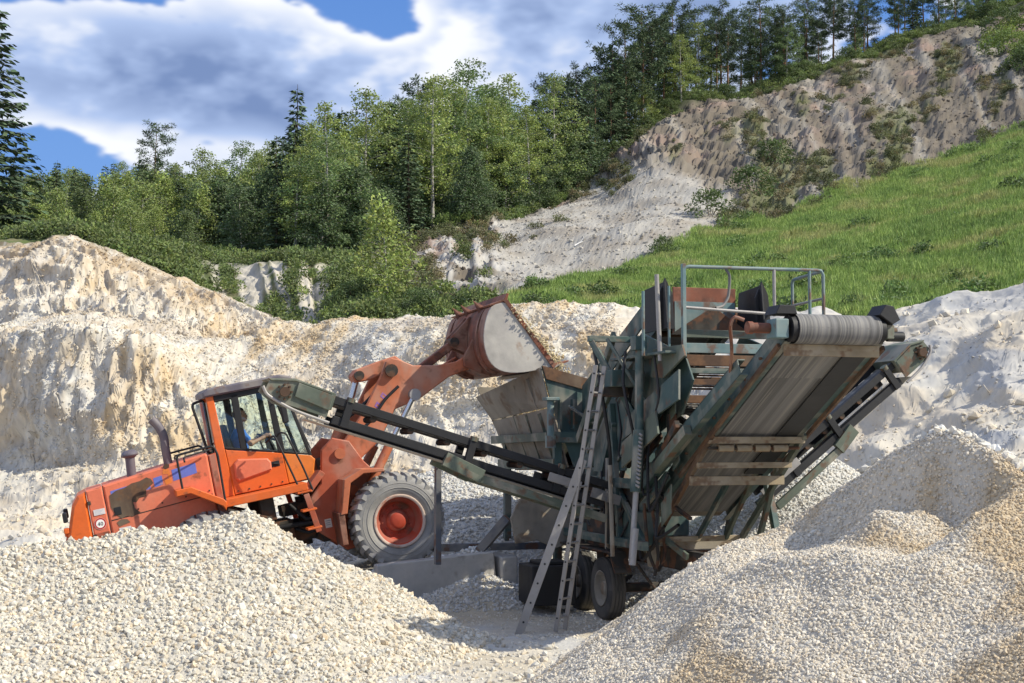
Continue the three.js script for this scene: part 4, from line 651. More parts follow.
  mesh('door_handle', [rod([-1.95, 2.32, 0.8], [-1.86, 2.3, 0.8], 0.018), cube(-2.02, -1.84, 2.26, 2.36, 0.775, 0.79)], M.black, L);
  mesh('air_intake', [rod([-4.38, 2.55, 0.3], [-4.35, 2.93, 0.3], 0.085), at(metreUV(lathe([[0.001, 0.13], [0.09, 0.12], [0.15, 0.06], [0.155, 0.02], [0.1, 0], [0.08, -0.02]], 20, 'y')), -4.345, 2.93, 0.3)], M.roof, L);
  mesh('exhaust_pipe', pipe([[-3.72, 2.6, 0.3], [-3.72, 2.95, 0.3], [-3.71, 3.16, 0.3], [-3.76, 3.35, 0.3], [-3.86, 3.52, 0.3]], 0.078, 14, 24), M.roof, L);
  // tank behind the cab, mudguards, platform
  mesh('tank', plate([[-3.055, 1.55], [-3.055, 2.7], [-2.92, 2.72], [-2.92, 1.55]], -0.88, 0.88, 0.02), M.red, L);
  for (const s of [1, -1]) {
    const z0 = s > 0 ? 0.72 : -1.36, z1 = s > 0 ? 1.36 : -0.72;
    mesh('rear_mudguard', plate([[-3.74, 2.12], [-3.5, 2.13], [-3.0, 1.8], [-2.96, 1.72], [-2.93, 1.86], [-2.97, 1.92], [-3.47, 2.235], [-3.74, 2.235]], z0, z1, 0.012), M.orange, L);
    mesh('mudguard_skirt', plate([[-3.7, 1.7], [-3.7, 2.11], [-3.5, 2.12], [-3.02, 1.8], [-2.5, 1.52], [-2.5, 1.4], [-2.9, 1.45], [-3.3, 1.6]], s > 0 ? 0.8 : -0.84, s > 0 ? 0.84 : -0.8, 0.008), M.red, L);
    mesh('platform', cube(-2.95, -1.5, 1.76, 1.9, s > 0 ? 0.74 : -1.3, s > 0 ? 1.3 : -0.74, 0.015), M.orange, L);
    mesh('platform_brace', [beam([-2.94, 1.72, s * 1.25], [-2.2, 1.4, s * 1.1], 0.04, 0.1), cube(-2.35, -2.1, 1.35, 1.75, s * 0.9 - 0.15, s * 0.9 + 0.15)], M.grime, L);
    mesh('step_ladder_rail', [bent([[-1.86, 2.8, s * 1.2], [-1.8, 2.86, s * 1.25], [-1.7, 2.82, s * 1.28], [-1.52, 2.2, s * 1.28], [-1.42, 1.75, s * 1.28]], 0.018), bent([[-2.05, 2.72, s * 1.05], [-1.9, 2.84, s * 1.2], [-1.82, 2.5, s * 1.28], [-1.62, 1.7, s * 1.28]], 0.018)], M.black, L);
    for (let k = 0; k < 3; k++) mesh('step', cube(-1.7 + k * 0.03, -1.44 + k * 0.03, 1.72 - k * 0.33, 1.76 - k * 0.33, s > 0 ? 1.0 : -1.3, s > 0 ? 1.3 : -1.0), M.orange, L);
    mesh('step_side', [beam([-1.5, 1.75, s * 1.15], [-1.2, 2.02, s * 1.1], 0.12, 0.25), beam([-1.55, 1.7, s * 1.28], [-1.45, 1.0, s * 1.28], 0.1, 0.03)], M.red, L);
    mesh('handrail', [bent([[-3.62, 2.22, s * 1.32], [-3.62, 2.82, s * 1.32], [-2.98, 2.86, s * 1.32], [-2.93, 2.7, s * 1.32], [-2.95, 1.88, s * 1.32]], 0.02), bent([[-3.5, 2.68, s * 1.3], [-3.5, 2.76, s * 1.2], [-3.0, 2.8, s * 1.0]], 0.016)], M.black, L);
  }
  // cab
  const cab = (name, pts, m, t = 0.05, holes = []) => { for (const s of [1, -1]) mesh(name, plate(pts, s > 0 ? 0.78 - t : -0.78, s > 0 ? 0.78 : -0.78 + t, 0.012, holes), m, L); };
  cab('cab_pillar', [[-2.9, 1.9], [-2.9, 3.72], [-2.77, 3.72], [-2.745, 2.76], [-2.72, 1.9]], M.orange, 0.09);
  cab('cab_door', [[-2.712, 1.915], [-2.735, 2.745], [-2.7, 2.72], [-2.0, 2.54], [-1.76, 2.47], [-1.745, 1.915]], M.orange, 0.05);
  cab('front_panel', [[-1.738, 1.92], [-1.752, 2.465], [-1.27, 2.33], [-1.2, 2.25], [-1.3, 1.92]], M.yellowOrange, 0.05);
  for (const s of [1, -1]) { const g = plate([[-2.66, 2.2], [-2.64, 2.46], [-2.56, 2.53], [-2.04, 2.44], [-1.99, 2.36], [-2.0, 2.22], [-2.6, 2.13]], s > 0 ? 0.775 : -0.84, s > 0 ? 0.84 : -0.775, 0.03); mesh('door_bulge', g, M.salmon, L); }
  cab('black_pillar', [[-2.47, 2.68], [-2.47, 3.68], [-2.34, 3.68], [-2.35, 2.63]], M.black, 0.06);
  cab('black_pillar', [[-1.83, 2.5], [-1.84, 3.68], [-1.74, 3.68], [-1.7, 2.47]], M.black, 0.06);
  cab('black_pillar', [[-1.3, 2.34], [-1.56, 3.68], [-1.5, 3.68], [-1.24, 2.33]], M.black, 0.05);
  cab('window_seal', [[-2.77, 3.6], [-2.77, 3.72], [-1.5, 3.72], [-1.52, 3.63]], M.black, 0.06);
  cab('window_seal', [[-2.745, 2.77], [-2.72, 2.735], [-1.75, 2.48], [-1.27, 2.34], [-1.275, 2.37], [-1.75, 2.515], [-2.7, 2.775]], M.black, 0.055);
  for (const s of [1, -1]) { const z0 = s * 0.755 - 0.003, z1 = s * 0.755 + 0.003; mesh('side_window', plate([[-2.76, 2.78], [-2.76, 3.62], [-2.46, 3.62], [-2.46, 2.7]], z0, z1, 0), M.glass, L); mesh('side_window', plate([[-2.34, 2.66], [-2.34, 3.62], [-1.83, 3.62], [-1.82, 2.51]], z0, z1, 0), M.glass, L); mesh('side_window', plate([[-1.72, 2.5], [-1.75, 3.64], [-1.55, 3.66], [-1.29, 2.36]], z0, z1, 0), M.glass, L); }
  { const g = new THREE.BoxGeometry(0.006, 1.36, 1.44); g.rotateZ(0.19); g.translate(-1.39, 3.0, 0); mesh('windscreen', metreUV(g), M.glass, L); const h = new THREE.BoxGeometry(0.006, 0.85, 1.3); h.translate(-2.86, 3.2, 0); mesh('rear_window', metreUV(h), M.glass, L); }
  mesh('cab_floor', cube(-2.85, -1.3, 1.9, 1.98, -0.72, 0.72), M.grime, L);
  mesh('rear_wall', cube(-2.89, -2.83, 1.95, 2.76, -0.7, 0.7), M.orange, L); mesh('front_wall', [beam([-1.27, 1.95, 0], [-1.25, 2.32, 0], 0.04, 1.42, 0.01, [1, 0, 0])], M.yellowOrange, L);
  mesh('cab_roof', plate([[-2.95, 3.71], [-2.95, 3.8], [-2.86, 3.86], [-1.55, 3.87], [-1.36, 3.8], [-1.34, 3.71]], -0.86, 0.86, 0.03), M.roof, L);
  mesh('wiper', [rod([-1.2, 2.45, 0.45], [-1.36, 3.2, 0.3], 0.012), rod([-1.21, 2.5, 0.3], [-1.4, 3.35, 0.1], 0.01)], M.black, L);
  { const o = grp('swung_window', L); mesh('frame', [bent([[-2.93, 2.72, 0.5], [-3.02, 2.72, 0.62], [-3.16, 3.64, 0.72], [-2.93, 3.68, 0.55], [-2.93, 2.72, 0.5]], 0.026)], M.black, o); mesh('pane', plate([[-3.03, 2.73], [-3.15, 3.62], [-2.94, 3.66], [-2.94, 2.73]], 0.58, 0.586, 0), M.glass, o); }
  { const o = grp('mirror', L); mesh('mirror_arm', bent([[-1.6, 3.5, 0.8], [-1.55, 3.5, 1.0], [-1.6, 3.3, 1.05]], 0.014), M.black, o); mesh('mirror_head', cube(-1.68, -1.58, 3.0, 3.32, 0.96, 1.14, 0.02), M.black, o); }
  { const o = grp('operator_seat', L); mesh('cushion', cube(-2.62, -2.1, 2.3, 2.43, -0.26, 0.26, 0.05), M.black, o); const b = box(0.13, 0.75, 0.5, 0, 0, 0, 0.05); b.rotateZ(0.14); b.translate(-2.6, 2.8, 0); mesh('backrest', b, M.black, o); mesh('pedestal', cube(-2.5, -2.2, 1.97, 2.3, -0.18, 0.18), M.black, o); }
  { const o = grp('steering_wheel', L); const t = new THREE.TorusGeometry(0.2, 0.018, 8, 26); t.rotateX(Math.PI / 2); t.rotateZ(-0.5); t.translate(-1.86, 2.78, 0); mesh('rim', [metreUV(t), rod([-1.86, 2.78, -0.19], [-1.86, 2.78, 0.19], 0.012)], M.black, o); mesh('column', rod([-1.86, 2.78, 0], [-1.6, 2.0, 0], 0.035), M.black, o); mesh('console', cube(-1.72, -1.45, 1.98, 2.5, -0.3, 0.3, 0.04), M.black, o); }
  // front frame, mudguards
  for (const s of [1, -1]) mesh('frame_side', plate([[-1.04, 2.38], [-0.8, 2.56], [-0.5, 2.44], [-0.3, 2.02], [0.1, 1.5], [0.5, 1.2], [0.6, 0.75], [0.2, 0.55], [-0.9, 0.5], [-1.35, 0.92], [-1.47, 1.5], [-1.16, 1.78]], s > 0 ? 0.54 : -0.62, s > 0 ? 0.62 : -0.54, 0.02), M.red, L);
  mesh('frame_core', [cube(-1.3, 0.4, 0.72, 1.35, -0.54, 0.54, 0.03), cube(-1.0, -0.6, 1.35, 2.2, -0.54, 0.54, 0.03)], M.grime, L);
  mesh('frame_pin', [rod([-0.72, 2.25, -0.66], [-0.72, 2.25, 0.68], 0.1), rod([-0.62, 1.55, 0.4], [-0.62, 1.55, 0.68], 0.1)], M.boom, L);
  for (const s of [1, -1]) { const z0 = s > 0 ? 0.62 : -1.3, z1 = s > 0 ? 1.3 : -0.62; mesh('front_mudguard', plate([[-1.02, 1.2], [-0.98, 1.3], [-0.84, 1.8], [-0.5, 1.93], [-0.1, 1.86], [-0.1, 1.8], [-0.48, 1.84], [-0.74, 1.72], [-0.9, 1.2]], z0, z1, 0.012), M.boom, L); mesh('mud_flap', plate([[-1.08, 0.66], [-1.06, 1.24], [-0.94, 1.24], [-0.98, 0.66]], z0 + 0.02, z1 - 0.02, 0.01), M.rustRed, L); }
  { const paper = canvasTex(64, 64, (q) => { q.fillStyle = '#cfc8bf'; q.fillRect(0, 0, 64, 64); q.fillStyle = '#8c8c90'; q.fillRect(8, 10, 48, 6); q.fillRect(8, 26, 40, 5); q.fillRect(8, 40, 44, 5); }); const [a, b] = decal(0.12, 0.16, -1.16, 1.05, 0.6225, paper); mesh('data_plate', a, b, L); }
  mesh('hydraulic_hose', [pipe([[-1.75, 1.5, 0.35], [-1.5, 1.2, 0.5], [-1.25, 1.35, 0.5]], 0.035), pipe([[-1.8, 1.1, 0.3], [-1.5, 0.95, 0.45], [-1.2, 1.05, 0.4]], 0.03), pipe([[-1.7, 1.75, -0.2], [-1.4, 1.6, 0.2], [-1.15, 1.8, 0.3]], 0.03)], M.black, L);
  for (const s of [1, -1]) mesh('steering_cylinder', rod([-2.0, 1.15, s * 0.4], [-1.0, 1.1, s * 0.5], 0.05), M.black, L);
  // lift arms and linkage
  const armPts = [[-0.86, 2.15], [-0.62, 2.42], [-0.12, 2.92], [0.33, 3.52], [0.46, 3.74], [0.58, 3.79], [0.7, 3.75], [0.96, 3.58], [1.4, 3.5], [1.8, 3.5], [2.08, 3.6], [2.18, 3.46], [2.12, 3.32], [1.6, 3.24], [0.96, 2.94], [0.46, 2.84], [0.05, 2.32], [-0.52, 1.96], [-0.82, 1.98]];
  for (const s of [1, -1]) mesh('lift_arm', plate(armPts, s > 0 ? 0.46 : -0.58, s > 0 ? 0.58 : -0.46, 0.02), M.boom, L);
  mesh('arm_cross_tube', rod([0.35, 3.0, -0.5], [0.35, 3.0, 0.5], 0.14), M.boom, L);
  mesh('pivot_pin', [rod([0.52, 3.56, -0.64], [0.52, 3.56, 0.66], 0.085), rod([0.52, 3.56, 0.6], [0.52, 3.56, 0.68], 0.12)], M.grime, L);
  for (const s of [1, -1]) mesh('arm_pin', rod([2.04, 3.45, s * 0.42], [2.04, 3.45, s * 0.66], 0.1), M.rustRed, L);
  mesh('bell_crank', plate([[-0.12, 3.47], [-0.16, 3.6], [-0.06, 3.7], [0.4, 3.78], [0.72, 3.82], [0.85, 3.7], [0.72, 3.2], [0.6, 3.1], [0.5, 3.3], [0.42, 3.5], [0.1, 3.46]], -0.12, 0.3, 0.02), M.boom, L);
  mesh('crank_pin', rod([-0.04, 3.58, -0.25], [-0.04, 3.58, 0.42], 0.09), M.grime, L);
  { const o = grp('tilt_cylinder', L); mesh('barrel', rod([-0.95, 2.0, 0.1], [-0.32, 3.0, 0.1], 0.11), M.boom, o); mesh('gland', rod([-0.36, 2.93, 0.1], [-0.28, 3.06, 0.1], 0.15), M.red, o); mesh('rod', rod([-0.3, 3.02, 0.1], [-0.04, 3.55, 0.1], 0.055), M.chrome, o); mesh('hose', pipe([[-0.5, 2.8, 0.25], [-0.2, 2.95, 0.34], [0.1, 3.15, 0.36], [0.3, 3.3, 0.3]], 0.03), M.black, o); }
  for (const s of [1, -1]) { const o = grp('lift_cylinder', L), z = s * 0.66; mesh('barrel', rod([-0.45, 1.35, z], [0.2, 2.2, z], 0.085), M.boom, o); mesh('rod', rod([0.2, 2.2, z], [0.84, 3.02, z], 0.05), M.chrome, o); mesh('rod_eye', [rod([0.86, 3.04, z - 0.09], [0.86, 3.04, z + 0.07], 0.11)], M.aluminium, o); }
  mesh('bucket_link', beam([0.62, 3.2, 0.09], [1.95, 3.86, 0.09], 0.16, 0.2, 0.03), M.rustRed, L);
  mesh('boom_hose', pipe([[-0.3, 2.55, 0.6], [0.0, 2.75, 0.62], [0.3, 3.05, 0.62], [0.6, 3.25, 0.62]], 0.028), M.black, L);
  for (const [x, y, w, h] of [[0.02, 2.84, 0.1, 0.15], [0.16, 2.97, 0.1, 0.15], [0.3, 3.12, 0.09, 0.15]]) mesh('faded_lettering', plate([[-w / 2, -h / 2], [w / 2, -h / 2], [w / 2, h / 2], [-w / 2, h / 2]].map(([a, b]) => [x + a * 0.64 - b * 0.5, y + a * 0.76 + b * 0.6]), 0.58, 0.5835, 0, [[[-w / 5, -h / 4], [-w / 5, h / 4], [w / 5, h / 4], [w / 5, -h / 4]].map(([a, b]) => [x + a * 0.64 - b * 0.5, y + a * 0.76 + b * 0.6])]), M.purple, L);
  // bucket: shell, end plates, lip, hinge lugs, guard fins
  const B = grp('bucket', L), out = [[2.64, 4.4], [2.4, 4.35], [2.22, 4.05], [2.14, 3.7], [2.19, 3.36], [2.4, 3.15], [2.78, 3.06], [3.36, 3.06]], curve = (pts) => new THREE.SplineCurve(pts.map(([x, y]) => new THREE.Vector2(x, y))).getPoints(22).map((p) => [p.x, p.y]);
  const outer = curve(out), inner = curve(out.map(([x, y], i) => [x + [0.02, 0.03, 0.045, 0.05, 0.045, 0.03, 0.005, 0][i], y - [-0.01, 0.03, 0.02, 0, -0.02, -0.04, -0.05, -0.03][i]])).reverse();
  mesh('shell', plate([...outer, ...inner], -1.42, 1.42, 0.006), M.rustRed, B);
  for (const s of [1, -1]) mesh('end_plate', plate([...outer, [3.38, 3.1], [2.7, 4.38]], s > 0 ? 1.42 : -1.45, s > 0 ? 1.45 : -1.42, 0.006), M.polished, B);
  for (const s of [1, -1]) mesh('edge_strip', plate([[2.66, 4.44], [2.74, 4.44], [3.44, 3.08], [3.36, 3.02]], s > 0 ? 1.452 : -1.475, s > 0 ? 1.475 : -1.452, 0.004), M.rustRed, B);
  mesh('spill_guard', plate([[2.68, 4.46], [2.4, 4.41], [2.42, 4.38], [2.7, 4.36], [2.8, 4.54], [2.76, 4.56]], -1.44, 1.44, 0.006), M.rustRed, B);
  mesh('cutting_edge', plate([[3.1, 2.96], [3.12, 3.02], [3.5, 3.08], [3.52, 3.06]], -1.44, 1.44, 0.004), M.polished, B);
  for (let k = 0; k < 7; k++) { const z = -1.32 + k * 0.44; mesh('tooth', plate([[3.4, 3.02], [3.4, 3.12], [3.72, 3.12], [3.73, 3.1]], z - 0.05, z + 0.05, 0.008), M.rustRed, B); }
  for (const z of [-1.0, -0.35, 0.55]) mesh('guard_fin', (() => { const g = new THREE.ConeGeometry(0.1, 0.26, 5); g.scale(1, 1, 0.8); g.rotateZ(0.55); g.translate(2.38, 4.46, z + 0.12); return metreUV(g); })(), M.rustRed, B);
  for (const s of [1, -1]) { mesh('hinge_lug', plate([[1.9, 3.38], [1.92, 3.56], [2.2, 3.9], [2.4, 3.9], [2.4, 3.08], [2.1, 3.25]], s * 0.62 - 0.04 + (s > 0 ? 0.02 : -0.02), s * 0.62 + 0.04 + (s > 0 ? 0.02 : -0.02), 0.01), M.rustRed, B); mesh('hinge_lug', plate([[1.82, 3.8], [1.86, 3.98], [2.3, 4.3], [2.4, 4.2], [2.4, 3.6], [2.2, 3.55]], s * 0.16 - 0.03 + 0.09, s * 0.16 + 0.03 + 0.09, 0.01), M.rustRed, B); }
  mesh('bucket_pin', [rod([1.9, 3.87, -0.15], [1.9, 3.87, 0.34], 0.09)], M.grime, B);
  for (const z of [-1.05, 1.0]) mesh('back_rib', plate([...outer.slice(3, 17).map(([x, y]) => [x - 0.045, y - 0.03]), ...outer.slice(3, 17).reverse().map(([x, y]) => [x + 0.01, y + 0.01])], z - 0.04, z + 0.04, 0.005), M.rustRed, B);

  // driver
  const D = thing('person', 'person in a blue T-shirt sitting in the loader cab, arm stretched to the wheel', 'person'); D.position.copy(L.position); D.rotation.copy(L.rotation);
  const cap = (p, a, b, ra, rb) => { const bx = b[0] - a[0], by = b[1] - a[1], bz = b[2] - a[2], px = p[0] - a[0], py = p[1] - a[1], pz = p[2] - a[2], t = Math.min(1, Math.max(0, (px * bx + py * by + pz * bz) / (bx * bx + by * by + bz * bz))); return Math.hypot(px - bx * t, py - by * t, pz - bz * t) - mix(ra, rb, t); };
  const smin = (a, b, k) => { const h = Math.max(k - Math.abs(a - b), 0) / k; return Math.min(a, b) - h * h * k / 4; };
  function skin(bones, lo, hi, res, k) {
    const mc = new MarchingCubes(res, new THREE.MeshBasicMaterial(), false, false, 160000); mc.isolation = 0; const size = Math.max(hi[0] - lo[0], hi[1] - lo[1], hi[2] - lo[2]), c = [0, 1, 2].map((i) => (lo[i] + hi[i]) / 2), f = mc.field;
    for (let z = 0; z < res; z++) for (let y = 0; y < res; y++) for (let x = 0; x < res; x++) { const p = [c[0] + (x / (res / 2) - 1) * size / 2, c[1] + (y / (res / 2) - 1) * size / 2, c[2] + (z / (res / 2) - 1) * size / 2]; let d = 1e3; for (const b of bones) { const q = b[0], e = b[1]; if (Math.min(Math.abs(p[0] - q[0]) , Math.abs(p[0] - e[0])) > 0.75) continue; d = smin(d, cap(p, q, e, b[2], b[3]), k); } f[x + y * res + z * res * res] = -d; }
    mc.update(); const n = mc.count, g = new THREE.BufferGeometry(); g.setAttribute('position', new THREE.BufferAttribute(mc.positionArray.slice(0, n * 3), 3)); g.scale(size / 2, size / 2, size / 2); g.translate(...c);
    const m = mergeVertices(g, 1e-4); m.computeVertexNormals(); return metreUV(m);
  }
  const H = [-2.28, 3.27, 0], N = [-2.36, 3.05, 0], hip = [-2.4, 2.52, 0], sh = (s) => [-2.36, 2.98, s * 0.2], el = (s) => [-2.22, 2.74, s * 0.29], wr = (s) => [-1.98, 2.8, s * 0.2], kn = (s) => [-1.95, 2.5, s * 0.15], an = (s) => [-1.84, 2.06, s * 0.15];
  const arms = (s) => { const w = wr(s), hd = [-1.9, 2.81, s * 0.19], f = []; for (let k = 0; k < 4; k++) { const o = (k - 1.5) * 0.022, m = [hd[0] + 0.05, hd[1] + 0.025, hd[2] + o]; f.push([[hd[0] + 0.01, hd[1] + 0.01, hd[2] + o], m, 0.011, 0.01], [m, [m[0] + 0.02, m[1] - 0.045, m[2]], 0.01, 0.008]); } f.push([[hd[0] - 0.03, hd[1], hd[2] - s * 0.03], [hd[0] + 0.03, hd[1] - 0.02, hd[2] - s * 0.055], 0.012, 0.009]); return [[sh(s), el(s), 0.052, 0.043], [el(s), w, 0.043, 0.03], [w, hd, 0.03, 0.034], ...f]; };
  const head = [[[-2.3, 3.3, 0], [-2.27, 3.31, 0], 0.095, 0.085], [[-2.26, 3.22, 0], [-2.22, 3.19, 0], 0.06, 0.042], [[-2.185, 3.27, 0], [-2.165, 3.245, 0], 0.012, 0.016], [[-2.19, 3.205, -0.02], [-2.19, 3.205, 0.02], 0.012, 0.012], [[-2.29, 3.26, 0.09], [-2.29, 3.29, 0.093], 0.018, 0.02], [[-2.29, 3.26, -0.09], [-2.29, 3.29, -0.093], 0.018, 0.02]];
  const skinMat = new THREE.MeshStandardMaterial({ color: new THREE.Color().setRGB(0.46, 0.24, 0.15), roughness: 0.6 });
  mesh('body', skin([...head, [N, H, 0.055, 0.055], [[-2.36, 2.95, -0.12], [-2.36, 2.95, 0.12], 0.09, 0.09], [[-2.38, 2.85, 0], hip, 0.14, 0.13], ...arms(1), ...arms(-1), ...[1, -1].flatMap((s) => [[[-2.38, 2.5, s * 0.1], kn(s), 0.09, 0.06], [kn(s), an(s), 0.06, 0.042], [an(s), [-1.7, 2.02, s * 0.15], 0.042, 0.03]])], [-2.65, 1.95, -0.5], [-1.6, 3.45, 0.5], 92, 0.04), skinMat, D);
  mesh('t_shirt', skin([[[-2.36, 2.95, -0.13], [-2.36, 2.95, 0.13], 0.108, 0.108], [[-2.38, 2.86, 0], hip, 0.158, 0.15], ...[1, -1].map((s) => [sh(s), [-2.27, 2.83, s * 0.26], 0.076, 0.07])], [-2.7, 2.3, -0.45], [-2.0, 3.15, 0.45], 52, 0.06), new THREE.MeshStandardMaterial({ color: new THREE.Color().setRGB(0.05, 0.16, 0.52), roughness: 0.85 }), D);
  mesh('trousers', skin([[[-2.4, 2.5, -0.08], [-2.4, 2.5, 0.08], 0.15, 0.15], ...[1, -1].flatMap((s) => [[[-2.38, 2.5, s * 0.1], kn(s), 0.105, 0.078], [kn(s), an(s), 0.078, 0.065]])], [-2.65, 2.0, -0.4], [-1.7, 2.75, 0.4], 44, 0.05), new THREE.MeshStandardMaterial({ color: new THREE.Color().setRGB(0.03, 0.04, 0.07), roughness: 0.9 }), D);
  mesh('hair', skin([[[-2.325, 3.335, 0], [-2.27, 3.355, 0], 0.088, 0.07], [[-2.36, 3.3, 0], [-2.36, 3.25, 0], 0.06, 0.045]], [-2.5, 3.15, -0.16], [-2.14, 3.5, 0.16], 32, 0.04), new THREE.MeshStandardMaterial({ color: new THREE.Color().setRGB(0.02, 0.014, 0.01), roughness: 0.8 }), D);
  for (const s of [1, -1]) { const g = new THREE.SphereGeometry(0.011, 8, 6); g.translate(-2.188, 3.29, s * 0.034); mesh('eye', metreUV(g), M.black, D); }

  // gravel in the bucket and pouring off its lip
  const fall = thing('falling_gravel', 'yellowish gravel pouring from the loader bucket into the hopper', 'gravel'); fall.userData.kind = 'stuff'; fall.position.copy(L.position); fall.rotation.copy(L.rotation);
  scatter('loose_stones', fall, 5200, 808, (r) => { const z = -1.38 + r() * 2.76, u = r(), k = u < 0.5; const x = k ? 2.75 + r() * 0.6 : 3.3 + 0.35 * r() + 0.1 * r(), y = k ? 3.1 + (0.75 - (x - 2.75) * 0.6) * r() : 3.25 - r() * 1.15; const s = 0.014 + 0.02 * r() * r(); return { p: [x, y, z], s, c: tone([0.58, 0.46, 0.26], r, 0.25) }; });
  scatter('loose_stones', fall, 1500, 809, (r) => { const f = r(), o = 0.02 + 0.2 * r() * r(); return { p: [2.74 + 0.76 * f + o * 0.85, 4.3 - 1.25 * f + o * 0.4 - 0.15 * r(), 0.7 + 0.85 * r()], s: 0.01 + 0.022 * r() ** 2, c: tone([0.58, 0.48, 0.29], r, 0.25) }; });
}

// ---------------------------------------------------------------- mobile screening machine: hopper at the far end, wide tail conveyor towards the camera, a side conveyor on each flank
{
  const S = thing('screening_machine', 'dark green mobile screening plant with hopper, handrails and three conveyors', 'screening machine');
  S.position.set(...site(2.72, 0, 0)); S.rotation.y = TH;
  const l = (a, y, b) => [a - 2.72, y, b];                     // measured on the site grid, kept from the machine's centre line
  const BM = (p, q, h, w, up) => beam(l(...p), l(...q), h, w, 0.008, up), RD = (p, q, r, r2, n) => rod(l(...p), l(...q), r, r2, n), PP = (pts, r) => pipe(pts.map((p) => l(...p)), r), BN = (pts, r) => bent(pts.map((p) => l(...p)), r);
  const CB = (a0, a1, y0, y1, b0, b1, r) => cube(a0 - 2.72, a1 - 2.72, y0, y1, b0, b1, r), CH = (p, q, h, w, t, open, up) => channel(l(...p), l(...q), h, w, t, up, open);
  const PY = (pts, a0, a1, bev) => plateYZ(pts, a0 - 2.72, a1 - 2.72, bev), PX = (pts, b0, b1, bev, holes) => plate(pts.map(([a, y]) => [a - 2.72, y]), b0, b1, bev, holes);
  const P = (name, g, m, parent = S) => mesh(name, g, m, parent);
  // running gear
  const tyre = join([metreUV(lathe([[0.28, -0.12], [0.36, -0.15], [0.47, -0.14], [0.51, -0.12], [0.52, -0.07], [0.505, -0.06], [0.52, -0.05], [0.522, -0.01], [0.507, 0], [0.522, 0.01], [0.52, 0.05], [0.505, 0.06], [0.52, 0.07], [0.51, 0.12], [0.47, 0.14], [0.36, 0.15], [0.28, 0.12]], 40, 'x'))]);
  const rimG = metreUV(lathe([[0.285, 0.12], [0.3, 0.145], [0.27, 0.14], [0.25, 0.06], [0.18, 0.0], [0.12, 0.02], [0.11, 0.1], [0.001, 0.11]], 28, 'x'));
  for (const b of [0.3, -0.95]) { for (const s of [-1, 1]) { const w = grp('wheel', S); w.position.set(s * 1.12, 0.52, b); if (s < 0) w.rotation.y = Math.PI; P('tyre', tyre, M.darkTyre, w); P('rim', rimG, M.dustyBox, w); } P('axle', RD([1.7, 0.52, b], [3.74, 0.52, b], 0.08), M.grime); }
  for (const a of [2.12, 3.32]) P('chassis_rail', [CH([a, 1.12, -6.2], [a, 1.12, 3.4], 0.32, 0.14, 0.02, a < 2.7 ? -1 : 1)], M.grime);
  for (const b of [-6, -4.4, -2.4, 1.3, 3.3]) P('chassis_cross_member', BM([2.1, 1.1, b], [3.34, 1.1, b], 0.2, 0.12), M.grime);
  for (const a of [1.75, 3.7]) P('suspension_beam', [BM([a, 0.86, -1.3], [a, 0.86, 0.7], 0.12, 0.1), CB(a - 0.06, a + 0.06, 0.86, 1.1, -0.5, -0.15)], M.grime);
  for (const a of [1.5, 3.9]) P('wheel_guard', [CB(a - 0.12, a + 0.16, 1.14, 1.17, -1.7, 1.0), BM([a, 1.155, 1.0], [a, 0.85, 1.25], 0.03, 0.3)], M.grime);
  // engine house and tanks low between the rails
  P('engine_house', [PY([[-3.0, 1.3], [-3.0, 2.3], [-2.6, 2.5], [-0.9, 2.5], [-0.7, 2.3], [-0.7, 1.3]], 1.9, 3.55, 0.03)], M.teal);
  for (let k = 0; k < 6; k++) P('louvre', CB(1.88, 1.905, 1.5 + k * 0.12, 1.56 + k * 0.12, -2.4, -1.2), M.grime);
  P('hydraulic_tank', CB(1.6, 2.05, 1.3, 1.85, 0.75, 1.5, 0.03), M.teal); P('tool_box', CB(1.5, 1.95, 1.22, 1.75, -0.5, 0.5, 0.02), M.grime);
  // hopper
  const HP = grp('hopper', S);
  const quad = (A, B, C, D, t = 0.03) => { const n = V(B).sub(V(A)).cross(V(D).sub(V(A))).normalize().multiplyScalar(t), a = [A, B, C, D].map((p) => V(l(...p))), b = a.map((p) => p.clone().add(n)), g = new THREE.BufferGeometry(), v = [], f = (...q) => { for (const i of [0, 1, 2, 0, 2, 3]) v.push(q[i].x, q[i].y, q[i].z); }; f(a[3], a[2], a[1], a[0]); f(b[0], b[1], b[2], b[3]); for (let i = 0; i < 4; i++) f(a[i], a[(i + 1) % 4], b[(i + 1) % 4], b[i]); g.setAttribute('position', new THREE.Float32BufferAttribute(v, 3)); g.computeVertexNormals(); return metreUV(g); };
  P('side_wing', quad([1.36, 3.62, -2.0], [1.16, 4.34, -1.98], [0.95, 3.9, -5.6], [1.3, 3.42, -5.6]), M.dustyBox, HP);
  P('side_wall', quad([1.72, 2.5, -2.02], [1.38, 3.6, -2.02], [1.32, 3.4, -5.6], [1.72, 2.4, -5.6]), M.dustyBox, HP);
  for (let k = 0; k < 4; k++) { const b = -2.6 - k * 0.8, f = (k + 0.7) / 4.4; P('rib', [BM([1.32, 3.64 - 0.2 * f, b], [1.1, 4.22 - 0.42 * f, b], 0.09, 0.035)], M.dustyBox, HP); P('rib', [BM([1.68, 2.5, b], [1.34, 3.5, b], 0.09, 0.035)], M.olive, HP); }
  P('wall_beam', [BM([1.32, 3.06, -2.0], [1.3, 3.0, -5.6], 0.16, 0.1)], M.olive, HP); P('wall_beam', BM([1.46, 2.55, -2.0], [1.46, 2.5, -5.6], 0.2, 0.12), M.olive, HP);
  P('front_wall', [PX([[1.17, 4.36], [2.5, 4.02], [3.9, 4.02], [4.2, 4.3], [3.8, 2.6], [1.8, 2.5], [1.38, 3.6]], -2.0, -1.96, 0.008)], M.teal, HP);
